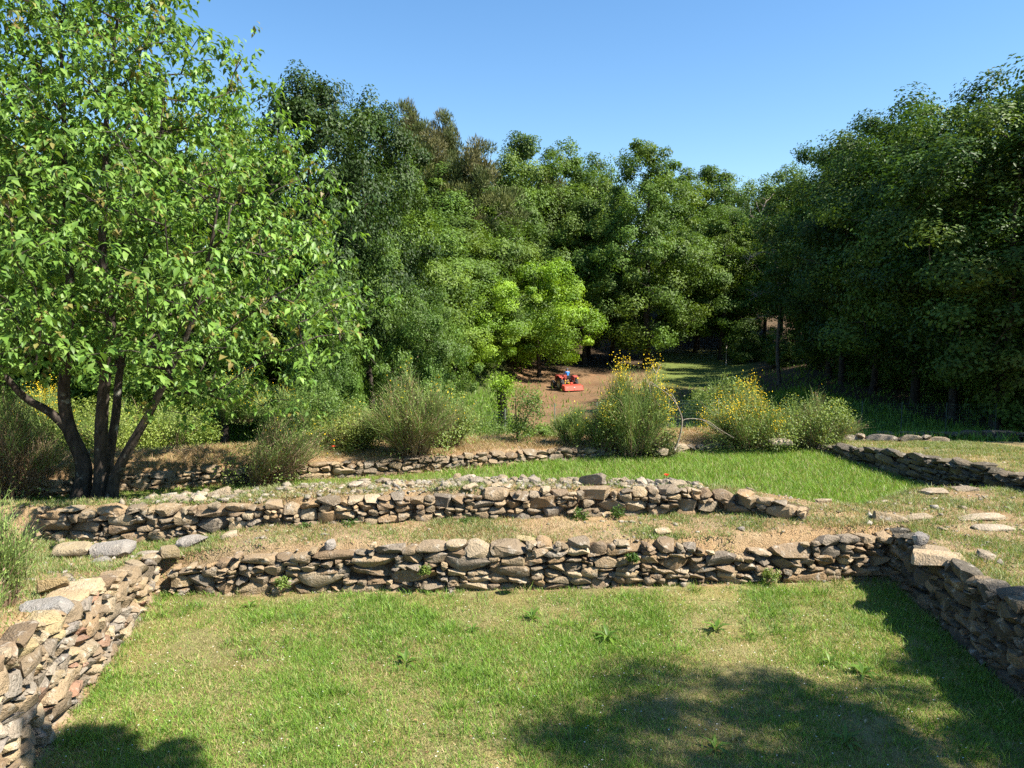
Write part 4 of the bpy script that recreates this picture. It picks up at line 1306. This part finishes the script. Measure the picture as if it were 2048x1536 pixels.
# leafy sapling
def sapling():
    rng = np.random.default_rng(61)
    x, y = pixz(1035, 884, .58)
    t = thing('sapling', 'leafy green sapling with spreading shoots in front of the ploughed field', 'tree', (x, y, gz(x, y) - .05))
    s = y / FPX
    tr = [([np.array([0, 0, 0]), np.array([-.02, 0, .4]), np.array([-.04, 0, .8]), np.array([-.05, 0, 1.15])], .02, .006),
          ([np.array([0, 0, .2]), np.array([.2, .05, .6]), np.array([.48, .1, 1.05])], .014, .005)]
    c = []
    for i in range(60):
        h = rng.uniform(.15, 1.2)
        c.append(np.array([rng.normal(0, .24) + .22 * h, rng.normal(0, .2), h]))
    c = np.array(c)
    P, par, rad = skeleton(tr, c, rng, .25, .003)
    put('trunk', skel_mesh('trunk', tr, P, par, rad, M_BARK, 4), t)
    idx = np.repeat(np.arange(len(c)), 36); n = len(idx)
    P0 = c[idx] + rng.normal(0, .075, (n, 3))
    N = norm(rng.normal(0, .6, (n, 3)) + [0, 0, .8]); A = norm(np.cross(N, rng.normal(0, 1, (n, 3))))
    V, F, CC = leaves_np(P0, A, N, .055 * (.7 + .6 * rng.random(n)), .032, pick_cols(n, [(.08, .14, .03), (.10, .17, .035), (.14, .22, .04)], rng))
    put('crown', mesh_np('crown', V, F, CC, M_LEAF), t)
sapling()
# bare arching branches
def bare(label, pts, d, r0, r1, subs=()):
    P = [np.array(pixd(px, py, d)) for px, py in pts]
    B = Vector(P[0])
    t = thing('bare_branch', label, 'branch', B, 0, 'bare arching branches on the bank')
    q = catmull([p - np.array(B) for p in P], 6)
    acc = Acc()
    v, f = tube_np(q, np.linspace(r0, r1, len(q)), 6); acc.add(v, f, (.3, .3, .3))
    put('stem', acc.mesh('stem', M_DEAD, True), t)
    for sp in subs:
        Q = [np.array(pixd(px, py, d + dd)) - np.array(B) for px, py, dd in sp]
        q = catmull(Q, 4)
        acc = Acc()
        v, f = tube_np(q, np.linspace(r1 * 1.6, r1 * .5, len(q)), 5); acc.add(v, f, (.3, .3, .3))
        put('twig', acc.mesh('twig', M_DEAD, True), t)
    return t
bd = pixz(1350, 898, .54)[1]
bare('thick bare branch arching up and left out of the bank', [(1350, 900), (1360, 870), (1364, 840), (1356, 815), (1345, 798), (1325, 780), (1300, 768)], bd, .022, .008,
     [[(1353, 808, 0), (1346, 792, .1), (1332, 778, .1), (1312, 762, .1), (1304, 758, .1)], [(1318, 776, 0), (1300, 764, 0), (1300, 780, -.1), (1304, 795, -.1)],
      [(1312, 762, 0), (1313, 745, 0), (1318, 732, 0)], [(1312, 750, 0), (1306, 735, .1), (1302, 728, .1)], [(1313, 745, 0), (1322, 728, 0)]])
bare('thin bare branch arching down to the right into the flowering bush', [(1364, 842), (1374, 838), (1395, 838), (1418, 844), (1438, 858), (1468, 876)], bd + .1, .012, .006, [[(1405, 840, 0), (1425, 852, -.1), (1446, 868, -.1)]])
bare('crooked bare twig rising left of the thick arching branch', [(1318, 850), (1319, 825), (1318, 812), (1310, 800), (1304, 790), (1301, 775)], bd + .05, .008, .004, [[(1319, 812, 0), (1321, 800, 0), (1321, 792, 0)]])
# dead tree with bare limbs against the right wood
def dead_tree():
    d = 50
    P = [(1555, 700), (1560, 620), (1557, 560), (1545, 500), (1530, 455), (1512, 405)]
    pts = [np.array(pixd(px, py, d)) for px, py in P]
    g = gz(pts[0][0], d)
    pts.insert(0, np.array([pts[0][0] + .2, d, g - .1]))
    B = pts[0].copy()
    t = thing('dead_tree', 'dead tree with bare pale limbs against the edge of the dark wood', 'tree', B)
    acc = Acc()
    q = catmull([p - B for p in pts], 4)
    v, f = tube_np(q, np.linspace(.14, .03, len(q)), 6); acc.add(v, f, (.3, .3, .3))
    put('trunk', acc.mesh('trunk', M_BARKG, True), t)
    r = random.Random(8)
    for sx, sy, ex, ey in ((1548, 512, 1505, 515), (1548, 512, 1572, 478), (1535, 470, 1500, 432), (1528, 450, 1548, 420), (1556, 560, 1520, 545), (1558, 590, 1500, 600), (1540, 485, 1515, 470), (1522, 430, 1540, 398), (1557, 575, 1590, 550), (1560, 640, 1505, 640), (1505, 515, 1495, 530)):
        a = np.array(pixd(sx, sy, d)) - B; b = np.array(pixd(ex, ey, d + r.uniform(-1, 1))) - B
        m = (a + b) / 2 + np.array([0, 0, .3])
        acc = Acc()
        q = catmull([a, m, b], 4)
        v, f = tube_np(q, np.linspace(.06, .015, len(q)), 5); acc.add(v, f, (.3, .3, .3))
        for j in range(5):
            s = q[r.randrange(2, len(q))]
            e = s + np.array([r.uniform(-.7, .7), r.uniform(-.4, .4), r.uniform(-.3, .7)])
            v, f = tube_np(np.array([s, (s + e) / 2 + [0, 0, .05], e]), np.array([.018, .014, .008]), 4); acc.add(v, f, (.3, .3, .3))
        put('limb', acc.mesh('limb', M_DEAD, True), t)
dead_tree()
# ivy covered stump in the meadow
def stump():
    d = 41
    p = pixd(1004, 836, d)
    z = min(gz(p.x, d), p.z)
    t = thing('tree_stump', 'dark upright stump with leafy sprouts in the meadow below the lime maple', 'stump', (p.x, d, z - .1))
    h = pixd(1004, 772, d).z - z + .1
    acc = Acc()
    q = catmull([[0, 0, 0], [.05, 0, h * .4], [-.03, 0, h * .75], [0, 0, h]], 4)
    v, f = tube_np(q, np.interp(np.linspace(0, 1, len(q)), [0, .2, 1], [.34, .27, .24]), 10); acc.add(v, f, (.1, .1, .1))
    put('trunk', acc.mesh('trunk', M_BARK, True), t)
    r = np.random.default_rng(5); n = 1500
    P0 = np.stack([r.normal(0, .34, n), r.normal(0, .3, n), h + r.normal(.1, .25, n)], 1)
    k = r.random(n) < .35
    P0[k] = np.stack([r.normal(0, .3, k.sum()), -.25 + r.normal(0, .1, k.sum()), r.uniform(0, h, k.sum())], 1)
    N = norm(r.normal(0, .6, (n, 3)) + [0, 0, .8]); A = norm(np.cross(N, r.normal(0, 1, (n, 3))))
    V, F, CC = leaves_np(P0, A, N, .12, .08, pick_cols(n, MAPLEP, r))
    put('foliage', mesh_np('foliage', V, F, CC, M_LEAF), t)
stump()
# poppies
def poppy(px, py, z, label, s=.06):
    x, y = pixz(px, py + 10, z)
    t = thing('poppy', label, 'flower', (x, y, gz(x, y) - .01), 0, 'red poppies')
    acc = Acc()
    v, f = tube_np(np.array([[0, 0, 0], [.01, 0, .1], [0, 0, .17]]), .004, 5); acc.add(v, f, (.1, .16, .04))
    put('stem', acc.mesh('stem', M_GRASS), t)
    for i in range(4):
        a = i * math.pi / 2 + .3
        V, F, C = leaves_np(np.array([[0, 0, .17]]), np.array([[math.cos(a), math.sin(a), .7]]), np.array([[-math.cos(a), -math.sin(a), 1.0]]), s, s * 1.1, np.array([[.75, .05, .02]]))
        put('petal', mesh_np('petal', V, F, C, M_PETAL), t)
poppy(613, 950, .62, 'red poppy on the low broken wall, left of the picture middle', .075)
poppy(668, 893, .7, 'tiny red poppy at the left foot of the leafy bush on the bank')
poppy(1333, 958, 1.0, 'red poppy on the rubble crest near the end of the second wall')

# ------------------------------------------------------------------ green netting fence behind the bushes
M_NET = plain_mat('green_coated_wire', (.05, .13, .085), .45, 0, .2)
M_POST = plain_mat('green_post', (.045, .06, .04), .6, 0, .2)
M_WOODP = plain_mat('grey_pole', (.34, .29, .22), .85, 0, .35, 8, .4)
def netting(label, pts, height=1.0):
    """posts and welded wire between plan points"""
    pts = [np.array([x, y, gz(x, y)]) for x, y in pts]
    B = pts[0]
    t = thing('netting_fence', label, 'fence', B)
    for p in pts:
        acc = Acc()
        v, f = tube_np(np.array([p - B - [0, 0, .2], p - B + [0, 0, height + .06]]), .016, 6); acc.add(v, f, (.1, .1, .1))
        put('post', acc.mesh('post', M_POST), t)
    for a, b in zip(pts[:-1], pts[1:]):
        Ln = np.linalg.norm((b - a)[:2])
        nv, nh = int(Ln / .06), int(height / .09)
        P0, P1 = [], []
        for i in range(nv + 1):
            q = a + (b - a) * i / nv - B
            P0.append(q + [0, 0, .02]); P1.append(q + [0, 0, height])
        for j in range(nh + 1):
            z = .02 + (height - .02) * j / nh
            P0.append(a - B + [0, 0, z]); P1.append(b - B + [0, 0, z])
        P0, P1 = np.array(P0), np.array(P1)
        v, f = frusta_np(P0, P1, np.full(len(P0), .0014), np.full(len(P0), .0014), 3)
        put('wire_mesh', mesh_np('wire_mesh', v, f, None, M_NET), t)
netting('green wire netting fence along the foot of the bank behind the bushes', [((px - 1024) / FPX * d, d) for px, d in ((250, 19.4), (400, 19.6), (560, 19.8), (720, 20.0), (880, 20.3), (1010, 20.6), (1110, 20.9), (1195, 21.1), (1255, 21.3), (1340, 21.6), (1440, 22.0), (1560, 22.6))])
netting('green wire netting fence in the shade before the dark wood', [((px - 1024) / FPX * d, d) for px, d in ((1650, 25.5), (1730, 25.0), (1810, 24.6), (1900, 24.2), (2000, 23.8))])
# paling fence at the far end of the field
def palings():
    d = 82
    a = pixd(1290, 730, d); b = pixd(1362, 731, d)
    t = thing('paling_fence', 'short fence of upright grey poles at the far end of the field', 'fence', (a.x, d, gz(a.x, d)))
    rg = random.Random(3)
    n = 15
    for i in range(n):
        x = a.x + (b.x - a.x) * i / (n - 1)
        g = gz(x, d) - gz(a.x, d)
        h = rg.uniform(1.25, 1.6)
        acc = Acc()
        v, f = tube_np(np.array([[x - a.x, 0, g - .2], [x - a.x + rg.uniform(-.04, .04), 0, g + h]]), rg.uniform(.05, .08), 6); acc.add(v, f, (.1, .1, .1))
        put('pole', acc.mesh('pole', M_WOODP), t)
    acc = Acc()
    v, f = tube_np(np.array([[0, .1, 1.0], [b.x - a.x, .1, 1.0 + gz(b.x, d) - gz(a.x, d)]]), .045, 5); acc.add(v, f, (.1, .1, .1))
    put('rail', acc.mesh('rail', M_WOODP), t)
palings()
def lone_post(px, base, d, h, label):
    p = pixd(px, base, d)
    acc = Acc()
    v, f = tube_np(np.array([[0, 0, -.2], [.02, 0, h * .5], [0, 0, h]]), np.array([.06, .055, .05]), 7); acc.add(v, f, (.1, .1, .1))
    o = put('fence_post', acc.mesh('fence_post', M_WOODP, True), None, (p.x, d, gz(p.x, d)))
    tag(o, label, 'post', 'single posts by the wood')
lone_post(1452, 722, 74, 1.9, 'pale upright post in the shade right of the paling fence')
lone_post(1663, 725, 50, 1.6, 'pale short post between the trunks of the right wood')
lone_post(1257, 705, 79, 2.4, 'slim post left of the paling fence under the central oak')

# ------------------------------------------------------------------ tractor with rotary tiller, and its driver
M_RED = plain_mat('tractor_red', (.30, .05, .035), .55, 0, .15, 3)
M_ORED = plain_mat('tiller_red', (.50, .075, .04), .55, 0, .12, 3)
M_TYRE = plain_mat('tyre_rubber', (.035, .032, .030), .85, 0, .4, 5)
M_RIM = plain_mat('rim_yellow_grey', (.45, .38, .22), .5, 0, .2)
M_BLK = plain_mat('black_iron', (.03, .03, .032), .5, .2, .3)
M_YEL = plain_mat('yellow_guard', (.75, .48, .04), .5, 0, .1)
M_WHT = plain_mat('white_sticker', (.75, .74, .70), .5, 0, .05)
def box_bm(cx, cy, cz, sx, sy, sz, bev=.03, taper=1.0):
    bm = bmesh.new()
    bmesh.ops.create_cube(bm, size=1)
    for v in bm.verts:
        k = taper if v.co.z > 0 else 1
        v.co = Vector((v.co.x * sx * k + cx, v.co.y * sy * k + cy, v.co.z * sz + cz))
    if bev:
        bmesh.ops.bevel(bm, geom=bm.edges[:], offset=bev, segments=2, affect='EDGES', profile=.6)
    return bm
def bm_part(name, bms, mat, parent, smooth=False):
    me = bpy.data.meshes.new(name)
    out = bmesh.new()
    for b in bms:
        tmp = bpy.data.meshes.new('t'); b.to_mesh(tmp); b.free(); out.from_mesh(tmp); bpy.data.meshes.remove(tmp)
    out.to_mesh(me); out.free()
    me.materials.append(mat)
    if smooth: me.polygons.foreach_set('use_smooth', np.ones(len(me.polygons), bool))
    return put(name, me, parent)
def lathe(profile, seg=24):
    """profile [(radius, x)] revolved round the x axis"""
    bm = bmesh.new()
    rings = []
    for r, x in profile:
        rings.append([bm.verts.new((x, math.cos(a) * r, math.sin(a) * r)) for a in [2 * math.pi * i / seg for i in range(seg)]])
    for a, b in zip(rings[:-1], rings[1:]):
        for i in range(seg):
            bm.faces.new((a[i], a[(i + 1) % seg], b[(i + 1) % seg], b[i]))
    bmesh.ops.recalc_face_normals(bm, faces=bm.faces)
    return bm
def wheel(t, x, y, R_, w, lug):
    bm = lathe([(R_ * .55, -w / 2), (R_ * .8, -w * .52), (R_ * .95, -w * .5), (R_, -w * .3), (R_, w * .3), (R_ * .95, w * .5), (R_ * .8, w * .52), (R_ * .55, w / 2)], 28)
    parts = [bm]
    for i in range(lug):
        for s in (-1, 1):
            b = box_bm(s * w * .24, 0, R_ + .015, w * .52, .05, .06, .01)
            bmesh.ops.rotate(b, verts=b.verts, cent=(0, 0, R_), matrix=Matrix.Rotation(s * .7, 3, 'Z'))
            bmesh.ops.rotate(b, verts=b.verts, cent=(0, 0, 0), matrix=Matrix.Rotation(2 * math.pi * (i + .25 * s) / lug, 3, 'X'))
            parts.append(b)
    for p in parts:
        bmesh.ops.translate(p, verts=p.verts, vec=(x, y, R_ + .02))
    o = bm_part('wheel', parts[:1], M_TYRE, t, True)
    bm_part('tyre_lugs', parts[1:], M_TYRE, o)
    rim = lathe([(.001, 0), (R_ * .2, .02), (R_ * .22, .06), (R_ * .3, .02), (R_ * .5, .0), (R_ * .57, w * .4)], 20)
    rim2 = lathe([(.001, 0), (R_ * .2, -.02), (R_ * .22, -.06), (R_ * .3, -.02), (R_ * .5, .0), (R_ * .57, -w * .4)], 20)
    for p in (rim, rim2):
        bmesh.ops.translate(p, verts=p.verts, vec=(x, y, R_ + .02))
    bm_part('rim', [rim, rim2], M_RIM, o, True)
TD = 60.0
tp = pixd(1134, 781, TD)
TZ = gz(tp.x, TD)
tr = thing('tractor', 'small red tractor standing on the brown field under the lime maple', 'tractor', (tp.x, TD, TZ), math.radians(22))
wheel(tr, -.72, 0, .60, .36, 12)
wheel(tr, .72, 0, .60, .36, 12)
wheel(tr, -.60, 1.75, .38, .24, 10)
wheel(tr, .60, 1.75, .38, .24, 10)
bm_part('chassis', [box_bm(0, .9, .62, .42, 2.1, .34, .04), box_bm(0, .02, .60, .9, .34, .34, .05), box_bm(0, 1.75, .45, 1.0, .14, .14, .02)], M_BLK, tr)
bm_part('bonnet', [box_bm(0, 1.45, 1.02, .62, 1.35, .56, .10, .94)], M_RED, tr)
bm_part('grille', [box_bm(0, 2.14, 1.0, .5, .04, .4, .015)], M_BLK, tr)
for s in (-1, 1):
    b = bmesh.new()
    prev = None
    for i in range(11):
        a = math.radians(32 + 96 * i / 10)
        r_ = .74
        row = [b.verts.new((s * .50, math.cos(a) * r_, .62 + math.sin(a) * r_)), b.verts.new((s * .95, math.cos(a) * r_, .62 + math.sin(a) * r_)),
               b.verts.new((s * .95, math.cos(a) * (r_ + .03), .62 + math.sin(a) * (r_ + .03))), b.verts.new((s * .50, math.cos(a) * (r_ + .03), .62 + math.sin(a) * (r_ + .03)))]
        if prev:
            for q in range(4):
                b.faces.new((prev[q], prev[(q + 1) % 4], row[(q + 1) % 4], row[q]))
        prev = row
    sidep = box_bm(s * .49, 0, 1.05, .03, 1.1, .5, .01)
    bmesh.ops.recalc_face_normals(b, faces=b.faces)
    bm_part('mudguard', [b, sidep], M_RED, tr)
    bm_part('tail_lamp', [box_bm(s * .80, -.60, 1.16, .16, .06, .10, .015)], M_YEL if s > 0 else M_ORED, tr)
bm_part('seat', [box_bm(.05, .05, 1.08, .42, .42, .10, .04), box_bm(.05, -.16, 1.26, .42, .09, .30, .03)], M_BLK, tr)
sw_ = lathe([(.17, -.012), (.19, -.012), (.19, .012), (.17, .012), (.17, -.012)], 18)
bmesh.ops.rotate(sw_, verts=sw_.verts, cent=(0, 0, 0), matrix=Matrix.Rotation(math.radians(65), 3, 'Y'))
bmesh.ops.rotate(sw_, verts=sw_.verts, cent=(0, 0, 0), matrix=Matrix.Rotation(math.radians(90), 3, 'Z'))
bmesh.ops.translate(sw_, verts=sw_.verts, vec=(.05, .62, 1.42))
swo = bm_part('steering_wheel', [sw_, box_bm(.05, .72, 1.26, .05, .05, .36, .01)], M_BLK, tr)
bm_part('dashboard', [box_bm(0, .86, 1.24, .46, .22, .30, .04)], M_RED, tr)
bm_part('exhaust', [box_bm(.24, 1.3, 1.5, .07, .07, .55, .02)], M_BLK, tr)
bm_part('toolbox', [box_bm(-.40, -.28, 1.30, .34, .30, .34, .03)], M_RED, tr)
for s in (-1, 1):
    acc = Acc()
    v, f = tube_np(np.array([[s * .30, -.15, .52], [s * .38, -.75, .50]]), .035, 6); acc.add(v, f, (.1, .1, .1))
    v, f = tube_np(np.array([[s * .26, -.12, 1.0], [s * .36, -.5, .9], [s * .37, -.55, .52]]), .03, 6); acc.add(v, f, (.1, .1, .1))
    put('lift_arm', acc.mesh('lift_arm', M_BLK), tr)
bm_part('drive_shaft_guard', [box_bm(0, -.42, .66, .18, .5, .2, .05)], M_YEL, tr)
bm_part('guard_plate', [box_bm(-.34, -.36, .82, .16, .06, .34, .02)], M_YEL, tr)
# tiller behind it
t2 = thing('rotary_tiller', 'bright red rotary tiller hitched behind the tractor', 'tiller', (tp.x, TD, TZ), math.radians(22))
hood = []
for i, (cx_, w_) in enumerate(((-.46, .90), (.46, .90))):
    b = box_bm(cx_, -1.38, .31, w_, .05, .42, .012)
    bmesh.ops.rotate(b, verts=b.verts, cent=(0, -1.38, .5), matrix=Matrix.Rotation(math.radians(-18), 3, 'X'))
    bm_part('rear_flap', [b], M_ORED, t2)
bm_part('deck', [box_bm(0, -1.12, .53, 1.88, .52, .06, .015)], M_ORED, t2)
bm_part('frame_beam', [box_bm(0, -.95, .60, 1.9, .09, .09, .02), box_bm(0, -.90, .72, .26, .22, .2, .04)], M_ORED, t2)
for s in (-1, 1):
    bm_part('side_plate', [box_bm(s * .95, -1.14, .32, .03, .62, .46, .01)], M_ORED, t2)
    bm_part('skid', [box_bm(s * .95, -1.14, .08, .07, .62, .05, .01)], M_BLK, t2)
bm_part('sticker', [box_bm(-.66, -1.44, .36, .16, .012, .07, 0)], M_WHT, t2)
bm_part('sticker', [box_bm(.05, -1.45, .40, .14, .012, .06, 0)], M_WHT, t2)
rot = [lathe([(.001, -.9), (.05, -.9), (.05, .9), (.001, .9)], 10)]
for i in range(16):
    a = box_bm(-.85 + i * .113, .0, .15, .03, .05, .22, .008)
    bmesh.ops.rotate(a, verts=a.verts, cent=(0, 0, 0), matrix=Matrix.Rotation(i * 1.3, 3, 'X'))
    rot.append(a)
for p in rot: bmesh.ops.translate(p, verts=p.verts, vec=(0, -1.1, .30))
bm_part('tine_rotor', rot, M_BLK, t2)
tr.scale = t2.scale = (.84, .84, .84)
# driver
def driver():
    t = thing('person', 'person in a bright blue shirt and dark cap seated on the red tractor', 'person', (tp.x, TD, TZ), math.radians(22))
    t.scale = (.84, .84, .84)
    J = {'pel': (.05, .02, 1.20, .15), 'wa': (.05, .03, 1.36, .135), 'ch': (.06, .06, 1.58, .155), 'sh': (.06, .07, 1.70, .12), 'nk': (.06, .08, 1.77, .055), 'hb': (.06, .10, 1.86, .085), 'ht': (.06, .10, 1.98, .08),
         'ls': (-.13, .07, 1.68, .065), 'le': (-.21, .22, 1.46, .048), 'lw': (-.10, .50, 1.42, .035), 'lh': (-.08, .58, 1.44, .03),
         'rs': (.25, .07, 1.68, .065), 're': (.33, .22, 1.46, .048), 'rw': (.20, .50, 1.42, .035), 'rh': (.18, .58, 1.44, .03),
         'lp': (-.05, .05, 1.18, .10), 'lk': (-.12, .52, 1.16, .07), 'la': (-.13, .62, .78, .045), 'lt': (-.13, .76, .74, .04),
         'rp': (.15, .05, 1.18, .10), 'rk': (.22, .52, 1.16, .07), 'ra': (.23, .62, .78, .045), 'rt': (.23, .76, .74, .04)}
    E = [('pel', 'wa'), ('wa', 'ch'), ('ch', 'sh'), ('sh', 'nk'), ('nk', 'hb'), ('hb', 'ht'), ('sh', 'ls'), ('ls', 'le'), ('le', 'lw'), ('lw', 'lh'), ('sh', 'rs'), ('rs', 're'), ('re', 'rw'), ('rw', 'rh'),
         ('pel', 'lp'), ('lp', 'lk'), ('lk', 'la'), ('la', 'lt'), ('pel', 'rp'), ('rp', 'rk'), ('rk', 'ra'), ('ra', 'rt')]
    names = list(J)
    me = bpy.data.meshes.new('body')
    me.from_pydata([J[n][:3] for n in names], [(names.index(a), names.index(b)) for a, b in E], [])
    o = put('body_source', me)
    o.modifiers.new('skin', 'SKIN')
    o.modifiers.new('sub', 'SUBSURF').levels = 1
    for i, n in enumerate(names):
        me.skin_vertices[0].data[i].radius = (J[n][3],) * 2
    me.skin_vertices[0].data[0].use_root = True
    dg = bpy.context.evaluated_depsgraph_get()
    m2 = bpy.data.meshes.new_from_object(o.evaluated_get(dg))
    bpy.data.objects.remove(o)
    for c in (plain_mat('skin', (.45, .26, .18), .6), plain_mat('blue_shirt', (.04, .22, .62), .8), plain_mat('dark_trousers', (.05, .06, .09), .85), plain_mat('boots', (.05, .035, .025), .7)):
        m2.materials.append(c)
    for p in m2.polygons:
        c = p.center
        p.use_smooth = True
        p.material_index = 0 if c.z > 1.76 or c.y > .40 and c.z > 1.3 else (1 if c.z > 1.27 else (2 if c.z > .84 else 3))
    put('body', m2, t)
    cap = bmesh.new()
    bmesh.ops.create_uvsphere(cap, u_segments=14, v_segments=8, radius=.105)
    bmesh.ops.delete(cap, geom=[v for v in cap.verts if v.co.z < -.02], context='VERTS')
    bmesh.ops.translate(cap, verts=cap.verts, vec=(.06, .10, 1.95))
    brim = box_bm(.06, .21, 1.945, .15, .12, .015, .004)
    bm_part('cap', [cap, brim], plain_mat('cap', (.04, .06, .10), .8), t, True)
driver()

# ------------------------------------------------------------------ small plants on the walls, leaf litter
def wall_plant(px, py, y, s, label, pal=LEAFY, seed=0):
    p = pixd(px, py, y)
    bush(label, p.x, p.y, s, s * .8, seed + px, stems=0, leafy=170, leaf=.035, leafpal=pal, group='small plants on the walls', name='wall_plant', z=p.z - s * .3, leaf_hi=1.0)
DG = [(.07, .13, .025), (.09, .16, .03), (.06, .11, .02)]
def y1(px): return float(f1((px - 1024) / FPX * 10.2)) - .06
def y2(px): return float(f2((px - 1024) / FPX * 11.2)) - .06
wall_plant(1160, 1025, y2(1160), .24, 'dark ivy tuft at the foot of the second wall, right of its middle', DG)
wall_plant(1235, 1020, y2(1235), .22, 'dark ivy tuft on the second wall next to the other ivy tuft', DG)
wall_plant(930, 1040, y2(930), .20, 'leafy tuft at the foot of the second wall below the rubble crest', DG)
wall_plant(700, 1045, y2(700), .22, 'dark leafy tuft on the second wall, straight below the red poppy', DG)
wall_plant(610, 1050, y2(610), .18, 'small dark tuft low on the second wall near the whitish stone', DG)
wall_plant(850, 1135, y1(850), .16, 'light green plant rooted in the middle of the front wall')
wall_plant(565, 1160, y1(565), .18, 'light green plant rooted at the foot of the front wall near its left end')
wall_plant(1540, 1145, y1(1540), .24, 'leafy plant in the broken gap of the front wall')
wall_plant(1265, 1110, y1(1265), .16, 'dark sprig on the top course of the front wall', DG)
wall_plant(1820, 1105, y1(1820), .26, 'grassy plant in the corner of the front wall and the shaded wall')
R = np.random.default_rng(91)
P = field_pts(5200, -9, 9, 5, 19, lambda x, y: (zones(x, y)[0] * .25 + zones(x, y)[1] * .5 + zones(x, y)[3] * .4) * (np.abs(x) < .72 * y + .3))
n = len(P)
P[:, 2] += .015
az = R.random(n) * 6.28
A = np.stack([np.cos(az), np.sin(az), R.normal(0, .3, n)], 1)
V, F, C = leaves_np(P, A, np.tile([[0, 0, 1.0]], (n, 1)) + R.normal(0, .4, (n, 3)), .03 + .03 * R.random(n), .022, pick_cols(n, [(.28, .17, .08), (.36, .25, .12), (.20, .12, .06), (.42, .33, .18)], R))
tag(put('leaf_litter', mesh_np('leaf_litter', V, F, C, M_PETAL)), 'dry brown leaves scattered over the lawn and the terraces', 'leaf litter', kind='stuff')
